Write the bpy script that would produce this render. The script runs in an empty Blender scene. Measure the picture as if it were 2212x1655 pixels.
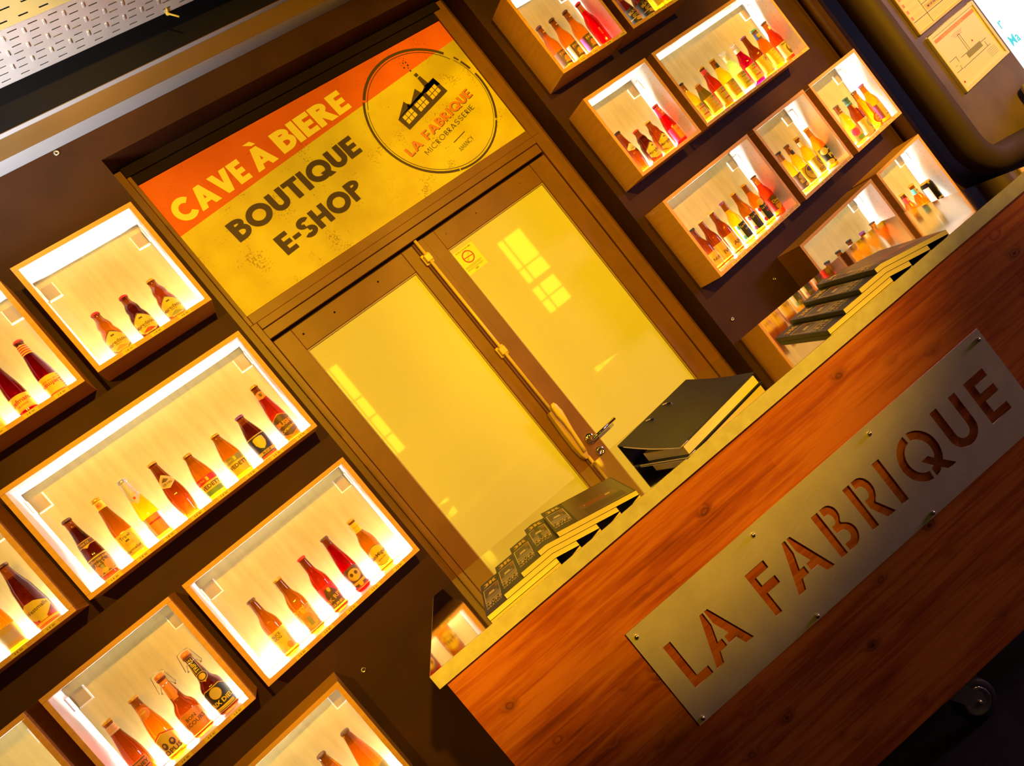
import bpy, bmesh, math, random
from mathutils import Vector, Matrix
random.seed(7)
sc = bpy.context.scene
col = sc.collection
PI = math.pi
FL = -0.06            # floor height

# ------------------------------------------------------------------ camera
cam_d = bpy.data.cameras.new('camera'); cam = bpy.data.objects.new('camera', cam_d); col.objects.link(cam)
RW = [(0.71152578, -0.31597409, -0.62760771), (-0.60107939, 0.18888704, -0.77654701), (0.36391569, 0.92977528, -0.05552752)]
# rows of RW would be image right / image down / forward when read column-wise per world axis
right = Vector(((0.71152578), (-0.31597409), (-0.62760771)))
down = Vector(((-0.60107939), (0.18888704), (-0.77654701)))
fwd = Vector(((0.36391569), (0.92977528), (-0.05552752)))
m = Matrix((right, -down, -fwd)).transposed().to_4x4()
m.translation = Vector((0, 0, 1.59))
cam.matrix_world = m
cam_d.sensor_width = 36; cam_d.sensor_fit = 'HORIZONTAL'; cam_d.lens = 1502.5 / 2212 * 36
cam_d.clip_start = 0.05
sc.camera = cam

# ------------------------------------------------------------------ world, exposure, lights
w = bpy.data.worlds.new('daylight_sky'); sc.world = w; w.use_nodes = True
bgn = w.node_tree.nodes['Background']; bgn.inputs[0].default_value = (0.80, 0.92, 1.0, 1); bgn.inputs[1].default_value = 2.6
sc.view_settings.view_transform = 'Standard'; sc.view_settings.look = 'None'
sc.view_settings.exposure = 0.0; sc.view_settings.gamma = 1.0; sc.view_settings.use_curve_mapping = False

def lamp(name, kind, loc, target, power, color, **kw):
    d = bpy.data.lights.new(name, kind); d.energy = power; d.color = color
    for k, v in kw.items(): setattr(d, k, v)
    o = bpy.data.objects.new(name, d); col.objects.link(o); o.location = loc
    o.rotation_euler = (Vector(target) - Vector(loc)).to_track_quat('-Z', 'Y').to_euler()
    return o
WARM = (1.0, 0.53, 0.016)
for i, (lx, tx, pw) in enumerate(((-1.3, -0.6, 520), (0.6, 0.95, 900), (2.6, 2.6, 620), (4.2, 4.80, 1500))):
    lamp('track_spot', 'SPOT', (lx, -2.4, 3.1), (tx, 2.72, 1.78), pw, WARM, spot_size=math.radians(38.5), spot_blend=0.42, shadow_soft_size=0.06)
lamp('ceiling_spot', 'SPOT', (-0.5, 0.3, 3.1), (0.30, 2.28, 3.44), 330, (1.0, 0.60, 0.02), spot_size=math.radians(19), spot_blend=0.9, shadow_soft_size=0.05)  # added warm fill that yellows the tray side, no real fitting here
lamp('window_daylight_right', 'AREA', (7.4, 0.9, 1.7), (4.7, 2.7, 0.9), 4.5, (0.46, 0.48, 1.0), shape='RECTANGLE', size=1.2, size_y=1.4, spread=math.radians(75))
lamp('window_daylight_left', 'AREA', (-0.9, 1.9, 2.45), (0.05, 2.45, 3.3), 5.5, (0.97, 0.95, 1.0), shape='RECTANGLE', size=0.4, size_y=0.3, spread=math.radians(46))  # added lamp hanging free indoors, whitens tray and cornice; no window there

lamp('window_daylight_rear', 'AREA', (7.6, -1.2, 1.3), (1.3, 1.2, 0.35), 19, (1.0, 0.44, 0.72), shape='RECTANGLE', size=1.2, size_y=1.0, spread=math.radians(50))  # added pink fill tinting the plate and pine front, not a window

# ------------------------------------------------------------------ mesh helper
class MB:
    def __init__(s): s.v = []; s.f = []; s.m = []; s.s = []
    def add(s, vs, fs, mat=0, smooth=False):
        b = len(s.v); s.v += [tuple(p) for p in vs]
        for f in fs: s.f.append([b + i for i in f]); s.m.append(mat); s.s.append(smooth)
    def box(s, x0, y0, z0, x1, y1, z1, mat=0, mats=None):
        # faces: -x +x -y +y -z +z
        vs = [(x0,y0,z0),(x1,y0,z0),(x1,y1,z0),(x0,y1,z0),(x0,y0,z1),(x1,y0,z1),(x1,y1,z1),(x0,y1,z1)]
        fs = [(0,4,7,3),(1,2,6,5),(0,1,5,4),(3,7,6,2),(0,3,2,1),(4,5,6,7)]
        for i, f in enumerate(fs):
            s.add([vs[j] for j in f], [(0,1,2,3)], mats.get('xXyYzZ'[i], mat) if mats else mat)
    def solid(s, x0, y0, z0, x1, y1, z1, mat=0):
        vs = [(x0,y0,z0),(x1,y0,z0),(x1,y1,z0),(x0,y1,z0),(x0,y0,z1),(x1,y0,z1),(x1,y1,z1),(x0,y1,z1)]
        s.add(vs, [(0,4,7,3),(1,2,6,5),(0,1,5,4),(3,7,6,2),(0,3,2,1),(4,5,6,7)], mat)
    def lathe(s, prof, n=20, mat=0, c=(0,0,0), matf=None, smooth=True, axis='z'):
        def P(r, z, a):
            x, y = r*math.cos(a), r*math.sin(a)
            if axis == 'z': return (c[0]+x, c[1]+y, c[2]+z)
            if axis == 'y': return (c[0]+x, c[1]-z, c[2]+y)
            return (c[0]+z, c[1]+x, c[2]+y)
        b = len(s.v)
        for r, z in prof:
            for i in range(n): s.v.append(P(r, z, 2*PI*i/n))
        for k in range(len(prof)-1):
            mm = matf((prof[k][1]+prof[k+1][1])/2) if matf else mat
            for i in range(n):
                j = (i+1) % n
                s.f.append([b+k*n+i, b+k*n+j, b+(k+1)*n+j, b+(k+1)*n+i]); s.m.append(mm); s.s.append(smooth)
    def tube(s, pts, r, n=8, mat=0, cap=True):
        pts = [Vector(p) for p in pts]; b = len(s.v); prev = None
        for i, p in enumerate(pts):
            t = (pts[min(i+1, len(pts)-1)] - pts[max(i-1, 0)]).normalized()
            if prev is None:
                up = Vector((0,0,1)) if abs(t.z) < .9 else Vector((0,1,0))
                e1 = t.cross(up).normalized()
            else: e1 = (prev - t*prev.dot(t)).normalized()
            prev = e1; e2 = t.cross(e1)
            for k in range(n):
                a = 2*PI*k/n; s.v.append(tuple(p + e1*(r*math.cos(a)) + e2*(r*math.sin(a))))
        for i in range(len(pts)-1):
            for k in range(n):
                j = (k+1) % n
                s.f.append([b+i*n+k, b+i*n+j, b+(i+1)*n+j, b+(i+1)*n+k]); s.m.append(mat); s.s.append(True)
        if cap:
            s.f.append([b+k for k in range(n)][::-1]); s.m.append(mat); s.s.append(False)
            e = b+(len(pts)-1)*n; s.f.append([e+k for k in range(n)]); s.m.append(mat); s.s.append(False)
    def poly(s, pts2, d, mat=0, f=None):
        # flat polygon in x,z at depth y=d (faces -y)
        g = f or (lambda x, z: (x, d, z))
        s.add([g(x, z) for x, z in pts2], [tuple(range(len(pts2)))], mat)
    def build(s, name, mats, parent=None, bevel=0, seg=1, loc=None, rot=None):
        me = bpy.data.meshes.new(name); me.from_pydata(s.v, [], s.f)
        if not isinstance(mats, (list, tuple)): mats = [mats]
        for mt in mats: me.materials.append(mt)
        me.polygons.foreach_set('material_index', s.m); me.polygons.foreach_set('use_smooth', s.s)
        if bevel:
            bm = bmesh.new(); bm.from_mesh(me)
            bmesh.ops.remove_doubles(bm, verts=bm.verts, dist=1e-6)
            bmesh.ops.bevel(bm, geom=[e for e in bm.edges if e.is_manifold and e.calc_face_angle(0) > .5], offset=bevel, segments=seg, profile=.6, affect='EDGES')
            bm.to_mesh(me); bm.free()
        me.update()
        o = bpy.data.objects.new(name, me); col.objects.link(o)
        if parent is not None: o.parent = parent
        if loc: o.location = loc
        if rot: o.rotation_euler = rot
        return o

def tag(o, label=None, cat=None, group=None, kind=None):
    if label: o['label'] = label
    if cat: o['category'] = cat
    if group: o['group'] = group
    if kind: o['kind'] = kind
    return o
def empty(name, loc=(0,0,0), rz=0):
    o = bpy.data.objects.new(name, None); o.empty_display_size = .05; col.objects.link(o)
    o.location = loc; o.rotation_euler = (0, 0, rz); return o

# ------------------------------------------------------------------ materials
def nd(t, typ, **kw):
    n = t.nodes.new(typ)
    for k, v in kw.items(): setattr(n, k, v)
    return n
def principled(name, color, rough=.5, metal=0.0, spec=.5, bump=0, bscale=200, var=0, vscale=8, stretch=(1,1,1), coat=0):
    mt = bpy.data.materials.new(name); mt.use_nodes = True; t = mt.node_tree
    b = t.nodes['Principled BSDF']
    b.inputs['Base Color'].default_value = (*color, 1); b.inputs['Roughness'].default_value = rough
    b.inputs['Metallic'].default_value = metal; b.inputs['Specular IOR Level'].default_value = spec
    b.inputs['Coat Weight'].default_value = coat; b.inputs['Coat Roughness'].default_value = .05
    if var or bump:
        tc = nd(t, 'ShaderNodeTexCoord'); mp = nd(t, 'ShaderNodeMapping'); mp.inputs['Scale'].default_value = stretch
        t.links.new(tc.outputs['Object'], mp.inputs['Vector'])
    if var:
        nz = nd(t, 'ShaderNodeTexNoise'); nz.inputs['Scale'].default_value = vscale; nz.inputs['Detail'].default_value = 6
        t.links.new(mp.outputs[0], nz.inputs['Vector'])
        rp = nd(t, 'ShaderNodeValToRGB'); e = rp.color_ramp.elements
        e[0].position = .3; e[1].position = .7
        e[0].color = (*[c*(1-var) for c in color], 1); e[1].color = (*[min(1, c*(1+var)) for c in color], 1)
        t.links.new(nz.outputs['Fac'], rp.inputs[0]); t.links.new(rp.outputs[0], b.inputs['Base Color'])
    if bump:
        nb = nd(t, 'ShaderNodeTexNoise'); nb.inputs['Scale'].default_value = bscale; nb.inputs['Detail'].default_value = 4
        t.links.new(mp.outputs[0], nb.inputs['Vector'])
        bp = nd(t, 'ShaderNodeBump'); bp.inputs['Strength'].default_value = bump; bp.inputs['Distance'].default_value = .002
        t.links.new(nb.outputs['Fac'], bp.inputs['Height']); t.links.new(bp.outputs[0], b.inputs['Normal'])
    return mt
def emit(name, color, strength):
    mt = bpy.data.materials.new(name); mt.use_nodes = True; t = mt.node_tree; t.nodes.clear()
    e = nd(t, 'ShaderNodeEmission'); e.inputs[0].default_value = (*color, 1); e.inputs[1].default_value = strength
    o = nd(t, 'ShaderNodeOutputMaterial'); t.links.new(e.outputs[0], o.inputs[0]); return mt
def glass(name, color, haze=.12, gloss=.04):
    mt = bpy.data.materials.new(name); mt.use_nodes = True; t = mt.node_tree; t.nodes.clear()
    tr = nd(t, 'ShaderNodeBsdfTransparent'); tr.inputs[0].default_value = (*color, 1)
    tl = nd(t, 'ShaderNodeBsdfTranslucent'); tl.inputs[0].default_value = (*[c**1.6 for c in color], 1)
    m1 = nd(t, 'ShaderNodeMixShader'); m1.inputs[0].default_value = haze
    t.links.new(tr.outputs[0], m1.inputs[1]); t.links.new(tl.outputs[0], m1.inputs[2])
    gl = nd(t, 'ShaderNodeBsdfGlossy'); gl.inputs['Roughness'].default_value = gloss
    fr = nd(t, 'ShaderNodeFresnel'); ge = nd(t, 'ShaderNodeNewGeometry'); ir = nd(t, 'ShaderNodeMapRange')   # same glass from both faces
    ir.inputs[3].default_value = 1.5; ir.inputs[4].default_value = 1/1.5; t.links.new(ge.outputs['Backfacing'], ir.inputs[0]); t.links.new(ir.outputs[0], fr.inputs[0])
    m2 = nd(t, 'ShaderNodeMixShader'); t.links.new(fr.outputs[0], m2.inputs[0])
    t.links.new(m1.outputs[0], m2.inputs[1]); t.links.new(gl.outputs[0], m2.inputs[2])
    o = nd(t, 'ShaderNodeOutputMaterial'); t.links.new(m2.outputs[0], o.inputs[0]); return mt

M = {}
M['wall'] = principled('dark_brown_wall_paint', (.046, .0158, .0045), .62, spec=.2, bump=.25, bscale=90, var=.22, vscale=5)
M['wallpurple'] = principled('dark_plum_wall_paint', (.16, .105, .11), .5, bump=.3, bscale=60, var=.25, vscale=4)  # dark wall paint with violet daylight put into its colour
M['ceil'] = principled('black_ceiling_paint', (.008, .006, .005), .8, spec=.15)
M['floor'] = principled('charcoal_floor', (.022, .022, .026), .6, bump=.4, bscale=300, var=.3, vscale=20)
M['frame'] = principled('brown_door_frame_paint', (.20, .080, .010), .42, bump=.12, bscale=220, var=.12, vscale=9)
M['framedark'] = principled('dark_rebate_paint', (.012, .005, .004), .7, spec=.12)  # near-black tone for head, rebate, leaf screws and pin holes
M['seal'] = principled('glazing_seal', (.42, .30, .16), .5)
M['pane'] = principled('frosted_cream_glass', (.76, .78, .28), .03, spec=1.0, var=.03, vscale=2)
M['oak'] = principled('oak_melamine', (.74, .385, .07), .45, var=.08, vscale=7, stretch=(1.2, 1.2, 9), spec=.35)
M['white'] = principled('white_melamine', (.88, .86, .83), .4, var=.02, vscale=5, stretch=(1, 8, 1))
M['veneer'] = principled('pale_wood_veneer', (.48, .37, .13), .5, var=.10, vscale=6, stretch=(7, 1, .8))
M['led'] = emit('led_strip_light', (1.0, .95, .88), 270.0)
M['ledoff'] = principled('led_profile', (.8, .8, .8), .4)
M['beige'] = principled('beige_bracket_cover', (.34, .24, .10), .5)
M['trim'] = principled('white_bracket_edge', (.9, .88, .85), .4)
M['steel'] = principled('brushed_stainless', (.72, .68, .62), .06, 1.0, bump=.05, bscale=6, stretch=(1, 1, 1))
M['edge'] = principled('worn_steel_edge', (.95, .86, .50), .40, .25, var=.12, vscale=30)
M['plate'] = principled('scratched_steel_plate', (.78, .70, .58), .40, .35, bump=.06, bscale=60, var=.10, vscale=10)
def add_scratches(mt):
    t = mt.node_tree; b = t.nodes['Principled BSDF']; L = t.links.new
    tc = nd(t, 'ShaderNodeTexCoord'); src = b.inputs['Base Color'].links[0].from_socket; prev = None
    for ang, sc_, th in ((.25, (9, 1, 330), .70), (-.55, (12, 1, 420), .715), (1.1, (10, 1, 380), .725)):
        mp = nd(t, 'ShaderNodeMapping'); mp.inputs['Rotation'].default_value = (0, ang, 0); L(tc.outputs['Object'], mp.inputs[0])
        m2 = nd(t, 'ShaderNodeMapping'); m2.inputs['Scale'].default_value = sc_; L(mp.outputs[0], m2.inputs[0])
        n = nd(t, 'ShaderNodeTexNoise'); n.inputs['Scale'].default_value = 1; n.inputs['Detail'].default_value = 2; L(m2.outputs[0], n.inputs['Vector'])
        g = nd(t, 'ShaderNodeMapRange'); L(n.outputs['Fac'], g.inputs[0]); g.inputs[1].default_value = th; g.inputs[2].default_value = th+.04
        if prev is None: prev = g.outputs[0]
        else:
            a = nd(t, 'ShaderNodeMath', operation='MAXIMUM'); L(prev, a.inputs[0]); L(g.outputs[0], a.inputs[1]); prev = a.outputs[0]
    mx = nd(t, 'ShaderNodeMix', data_type='RGBA'); L(prev, mx.inputs['Factor']); L(src, mx.inputs['A']); mx.inputs['B'].default_value = (1, .95, .85, 1); L(mx.outputs['Result'], b.inputs['Base Color'])
add_scratches(M['plate'])
M['screw'] = principled('bright_screw', (.85, .78, .6), .25, 1.0)
M['chrome'] = principled('chrome', (.9, .86, .78), .08, 1.0)
M['brassrod'] = principled('cream_painted_bolt', (.82, .60, .07), .3, spec=.6)
M['brasshandle'] = principled('ochre_handle', (.58, .38, .05), .35, spec=.6)
M['black'] = principled('black_card', (.016, .013, .011), .42)
M['rubber'] = principled('black_rubber', (.012, .012, .013), .55)
M['zinc'] = principled('zinc_fork', (.42, .40, .42), .35, .9)
M['block'] = principled('red_brown_block', (.30, .10, .06), .55)
M['binder'] = principled('anthracite_binder_cloth', (.026, .028, .060), .40, bump=.15, bscale=500)
M['binderedge'] = principled('binder_metal_edge', (.8, .74, .66), .3, .6)
M['paper'] = principled('paper_stack', (.90, .76, .25), .6, var=.07, vscale=40, stretch=(.2, .2, 60))
M['paperdim'] = principled('grey_paper', (.52, .46, .46), .6)
M['tray'] = principled('galvanised_tray', (.62, .61, .60), .32, .25, var=.06, vscale=12)
M['lip'] = principled('pale_cornice_underside', (.55, .55, .55), .38)
M['cornice'] = principled('brown_cornice_paint', (.16, .085, .018), .4, var=.1, vscale=4)
M['duct'] = principled('painted_duct', (.060, .036, .028), .6, spec=.25, bump=.3, bscale=40)
M['yellowpane'] = emit('sunlit_yellow_glass', (1.0, .82, .03), 6.5)
M['leadcame'] = principled('window_bar', (.5, .33, .05), .5)
M['grey'] = principled('grey_padding', (.62, .60, .60), .7, bump=.3, bscale=150)
M['teal'] = emit('backlit_teal_film', (.10, .62, .66), 1.2)  # own emission stands in for daylight shining through the film

def wood_mat():
    mt = bpy.data.materials.new('stained_pine'); mt.use_nodes = True; t = mt.node_tree; b = t.nodes['Principled BSDF']
    L = t.links.new
    tc = nd(t, 'ShaderNodeTexCoord')
    mk = nd(t, 'ShaderNodeMapping'); mk.inputs['Scale'].default_value = (7.5, 0, 11.0); L(tc.outputs['Object'], mk.inputs[0])
    vo = nd(t, 'ShaderNodeTexVoronoi'); vo.inputs['Scale'].default_value = 1.0; vo.inputs['Randomness'].default_value = 1.0; L(mk.outputs[0], vo.inputs['Vector'])
    sp = nd(t, 'ShaderNodeSeparateColor'); L(vo.outputs['Color'], sp.inputs[0])
    has = nd(t, 'ShaderNodeMath', operation='GREATER_THAN'); L(sp.outputs[0], has.inputs[0]); has.inputs[1].default_value = .18
    kr = nd(t, 'ShaderNodeMapRange'); kr.interpolation_type = 'SMOOTHSTEP'; L(vo.outputs['Distance'], kr.inputs[0])
    kr.inputs[1].default_value = .06; kr.inputs[2].default_value = .24; kr.inputs[3].default_value = 1; kr.inputs[4].default_value = 0
    kc = nd(t, 'ShaderNodeValToRGB'); ke = kc.color_ramp.elements; ke[0].position = 0; ke[0].color = (1, 1, 1, 1); ke[1].position = .30; ke[1].color = (0, 0, 0, 1)
    for p_, v_ in ((.055, .95), (.075, .45), (.105, .40), (.125, .80), (.145, .35), (.20, .22)):
        el = ke.new(p_); el.color = (v_, v_, v_, 1)
    nk = nd(t, 'ShaderNodeTexNoise'); nk.inputs['Scale'].default_value = 3.0; L(mk.outputs[0], nk.inputs['Vector'])
    kd = nd(t, 'ShaderNodeMath', operation='MULTIPLY_ADD'); L(nk.outputs['Fac'], kd.inputs[0]); kd.inputs[1].default_value = .13; L(vo.outputs['Distance'], kd.inputs[2])
    ks = nd(t, 'ShaderNodeMath', operation='SUBTRACT'); L(kd.outputs[0], ks.inputs[0]); ks.inputs[1].default_value = .05; L(ks.outputs[0], kc.inputs[0])
    kn = nd(t, 'ShaderNodeMath', operation='MULTIPLY'); L(kc.outputs[0], kn.inputs[0]); L(has.outputs[0], kn.inputs[1])
    # grain, bent round the knots
    mg = nd(t, 'ShaderNodeMapping'); mg.inputs['Scale'].default_value = (3.0, 0, 52); L(tc.outputs['Object'], mg.inputs[0])
    dist = nd(t, 'ShaderNodeMath', operation='MULTIPLY'); L(kr.outputs[0], dist.inputs[0]); dist.inputs[1].default_value = 1.3
    cb = nd(t, 'ShaderNodeCombineXYZ'); L(dist.outputs[0], cb.inputs[2])
    ad = nd(t, 'ShaderNodeVectorMath', operation='ADD'); L(mg.outputs[0], ad.inputs[0]); L(cb.outputs[0], ad.inputs[1])
    ng = nd(t, 'ShaderNodeTexNoise'); ng.inputs['Scale'].default_value = 1.0; ng.inputs['Detail'].default_value = 7; ng.inputs['Roughness'].default_value = .62; ng.inputs['Distortion'].default_value = .6
    L(ad.outputs[0], ng.inputs['Vector'])
    mb = nd(t, 'ShaderNodeMapping'); mb.inputs['Scale'].default_value = (1.3, 0, 6); L(tc.outputs['Object'], mb.inputs[0])
    nb = nd(t, 'ShaderNodeTexNoise'); nb.inputs['Scale'].default_value = 1.6; nb.inputs['Detail'].default_value = 3; L(mb.outputs[0], nb.inputs['Vector'])
    # glued staves: brick cells give each stave its tone
    br = nd(t, 'ShaderNodeTexBrick'); br.inputs['Scale'].default_value = 1.0; br.inputs['Mortar Size'].default_value = 0.0
    br.inputs['Brick Width'].default_value = .62; br.inputs['Row Height'].default_value = .0465; br.offset = .37
    br.inputs['Color1'].default_value = (0, 0, 0, 1); br.inputs['Color2'].default_value = (1, 1, 1, 1)
    sw = nd(t, 'ShaderNodeSeparateXYZ'); L(tc.outputs['Object'], sw.inputs[0]); cw = nd(t, 'ShaderNodeCombineXYZ')
    L(sw.outputs[0], cw.inputs[0]); L(sw.outputs[2], cw.inputs[1]); L(cw.outputs[0], br.inputs['Vector'])
    brs = nd(t, 'ShaderNodeSeparateColor'); L(br.outputs['Color'], brs.inputs[0])
    a1 = nd(t, 'ShaderNodeMath', operation='MULTIPLY_ADD'); L(brs.outputs[0], a1.inputs[0]); a1.inputs[1].default_value = .07; L(ng.outputs['Fac'], a1.inputs[2])
    a2 = nd(t, 'ShaderNodeMath', operation='MULTIPLY_ADD'); L(nb.outputs['Fac'], a2.inputs[0]); a2.inputs[1].default_value = .7; L(a1.outputs[0], a2.inputs[2])
    rp = nd(t, 'ShaderNodeValToRGB'); e = rp.color_ramp.elements
    e[0].position = .58; e[0].color = (.20, .040, .006, 1); e[1].position = 1.22 if False else 1.0; e[1].color = (.66, .195, .026, 1)
    x = e.new(.80); x.color = (.47, .102, .012, 1)
    L(a2.outputs[0], rp.inputs[0])
    mx = nd(t, 'ShaderNodeMix', data_type='RGBA'); L(kn.outputs[0], mx.inputs['Factor']); L(rp.outputs[0], mx.inputs['A']); mx.inputs['B'].default_value = (.10, .025, .008, 1)
    L(mx.outputs['Result'], b.inputs['Base Color'])
    b.inputs['Roughness'].default_value = .38; b.inputs['Specular IOR Level'].default_value = .4
    bu = nd(t, 'ShaderNodeBump'); bu.inputs['Strength'].default_value = .12; bu.inputs['Distance'].default_value = .002; L(ng.outputs['Fac'], bu.inputs['Height']); L(bu.outputs[0], b.inputs['Normal'])
    return mt
M['pine'] = wood_mat()

def sign_mat(name, base, dark, spot, shadow=False):
    mt = bpy.data.materials.new(name); mt.use_nodes = True; t = mt.node_tree; b = t.nodes['Principled BSDF']; L = t.links.new
    tc = nd(t, 'ShaderNodeTexCoord')
    n1 = nd(t, 'ShaderNodeTexNoise'); n1.inputs['Scale'].default_value = 5; n1.inputs['Detail'].default_value = 5; L(tc.outputs['Object'], n1.inputs['Vector'])
    r1 = nd(t, 'ShaderNodeValToRGB'); r1.color_ramp.elements[0].position = .3; r1.color_ramp.elements[1].position = .62
    r1.color_ramp.elements[0].color = (*dark, 1); r1.color_ramp.elements[1].color = (*base, 1); L(n1.outputs['Fac'], r1.inputs[0])
    n2 = nd(t, 'ShaderNodeTexNoise'); n2.inputs['Scale'].default_value = 120; n2.inputs['Detail'].default_value = 3; L(tc.outputs['Object'], n2.inputs['Vector'])
    n3 = nd(t, 'ShaderNodeTexNoise'); n3.inputs['Scale'].default_value = 9; L(tc.outputs['Object'], n3.inputs['Vector'])
    mu = nd(t, 'ShaderNodeMath', operation='MULTIPLY'); L(n2.outputs['Fac'], mu.inputs[0]); L(n3.outputs['Fac'], mu.inputs[1])
    r2 = nd(t, 'ShaderNodeValToRGB'); r2.color_ramp.elements[0].position = .335; r2.color_ramp.elements[1].position = .42
    r2.color_ramp.elements[0].color = (0, 0, 0, 1); r2.color_ramp.elements[1].color = (.75, .75, .75, 1); L(mu.outputs[0], r2.inputs[0])
    mx = nd(t, 'ShaderNodeMix', data_type='RGBA'); L(r2.outputs[0], mx.inputs['Factor']); L(r1.outputs[0], mx.inputs['A']); mx.inputs['B'].default_value = (*spot, 1)
    out = mx.outputs['Result']
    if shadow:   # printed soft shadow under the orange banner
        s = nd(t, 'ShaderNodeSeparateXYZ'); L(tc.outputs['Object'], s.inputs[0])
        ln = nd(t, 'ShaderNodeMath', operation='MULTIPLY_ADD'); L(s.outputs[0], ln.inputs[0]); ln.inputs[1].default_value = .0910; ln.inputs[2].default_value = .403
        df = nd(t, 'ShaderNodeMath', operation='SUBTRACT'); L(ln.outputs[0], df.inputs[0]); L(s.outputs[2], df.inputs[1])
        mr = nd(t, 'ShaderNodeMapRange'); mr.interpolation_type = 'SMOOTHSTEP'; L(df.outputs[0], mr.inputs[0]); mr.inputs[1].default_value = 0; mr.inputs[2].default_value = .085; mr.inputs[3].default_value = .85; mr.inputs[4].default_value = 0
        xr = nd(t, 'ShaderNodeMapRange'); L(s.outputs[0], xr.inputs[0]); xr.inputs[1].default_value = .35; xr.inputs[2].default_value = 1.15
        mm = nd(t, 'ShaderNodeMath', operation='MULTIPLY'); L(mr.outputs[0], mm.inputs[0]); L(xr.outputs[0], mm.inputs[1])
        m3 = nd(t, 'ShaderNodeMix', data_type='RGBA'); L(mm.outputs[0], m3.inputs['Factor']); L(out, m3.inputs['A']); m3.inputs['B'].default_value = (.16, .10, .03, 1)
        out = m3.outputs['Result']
    L(out, b.inputs['Base Color']); b.inputs['Roughness'].default_value = .6; b.inputs['Specular IOR Level'].default_value = .25
    bu = nd(t, 'ShaderNodeBump'); bu.inputs['Strength'].default_value = .25; bu.inputs['Distance'].default_value = .002; L(n2.outputs['Fac'], bu.inputs['Height']); L(bu.outputs[0], b.inputs['Normal'])
    return mt
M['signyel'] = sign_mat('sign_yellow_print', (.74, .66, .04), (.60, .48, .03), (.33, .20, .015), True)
M['signora'] = sign_mat('sign_orange_print', (.74, .145, .007), (.64, .11, .006), (.45, .08, .01))
M['inkbrown'] = principled('print_dark_brown', (.055, .028, .016), .6)
M['inkyellow'] = principled('print_bright_yellow', (.95, .84, .07), .6)
M['inkorange'] = principled('print_orange', (.85, .22, .05), .6)

PALC = dict(yel=(.86,.60,.035), cream=(.84,.68,.26), gold=(.72,.43,.04), red=(.62,.03,.02), ora=(.85,.30,.03), grn=(.20,.32,.04), blk=(.015,.012,.012), brn=(.14,.06,.02),
            blu=(.07,.10,.24), pink=(.75,.04,.16), wht=(.88,.86,.84), tan=(.66,.48,.22), olv=(.34,.30,.06), teal=(.12,.55,.60), pur=(.32,.10,.45), slv=(.62,.62,.72), dgr=(.05,.12,.08), dbl=(.03,.03,.06))
PAL = {k: principled('print_' + k, v, .5) for k, v in PALC.items()}
def cap_mat(k):
    return principled('cap_' + k, PALC[k], .3, .6 if k in ('gold', 'slv', 'wht') else .25)
CAPS = {k: cap_mat(k) for k in PALC}
GL = dict(amber=glass('amber_glass', (.58, .29, .02)), dark=glass('dark_brown_glass', (.25, .07, .02)), brown=glass('brown_glass', (.46, .17, .03)),
          crimson=glass('crimson_glass', (.33, .008, .020)), red=glass('red_glass', (.58, .12, .015)), gold=glass('golden_glass', (.93, .66, .06)), green=glass('pale_green_glass', (.78, .93, .42)),
          magenta=glass('magenta_glass', (.62, .0, .13)), clear=glass('clear_glass', (.92, .90, .84), .12), orange=glass('orange_glass', (.74, .36, .02)), steel=None,
          smoke=glass('smoky_green_glass', (.34, .26, .05)), cherry=glass('cherry_glass', (.52, .0, .012)))
GTOP = dict(amber=glass('amber_neck_glass', (.52, .27, .04)), dark=glass('dark_neck_glass', (.50, .24, .07)), clear=GL['clear'])

# ------------------------------------------------------------------ lettering
_tc = {}
def text2d(s, bold=0.0):
    k = (s, bold)
    if k in _tc: return _tc[k]
    cu = bpy.data.curves.new('t', 'FONT'); cu.body = s; cu.size = 1; cu.resolution_u = 2; cu.align_x = 'CENTER'; cu.offset = bold
    o = bpy.data.objects.new('t', cu); col.objects.link(o)
    me = bpy.data.meshes.new_from_object(o)
    vs = [(v.co.x, v.co.y) for v in me.vertices]; fs = [tuple(p.vertices) for p in me.polygons]
    bpy.data.objects.remove(o); bpy.data.meshes.remove(me); bpy.data.curves.remove(cu)
    if vs:
        y0 = min(v[1] for v in vs); y1 = max(v[1] for v in vs); x0 = min(v[0] for v in vs); x1 = max(v[0] for v in vs)
        vs = [(x-(x0+x1)/2, y-(y0+y1)/2) for x, y in vs]
    # make every face point up
    out = []
    for f in fs:
        a = sum(vs[f[i]][0]*vs[f[(i+1) % len(f)]][1]-vs[f[(i+1) % len(f)]][0]*vs[f[i]][1] for i in range(len(f)))
        out.append(f if a > 0 else f[::-1])
    _tc[k] = (vs, out, (max(v[0] for v in vs)*2 if vs else 0)); return _tc[k]

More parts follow.
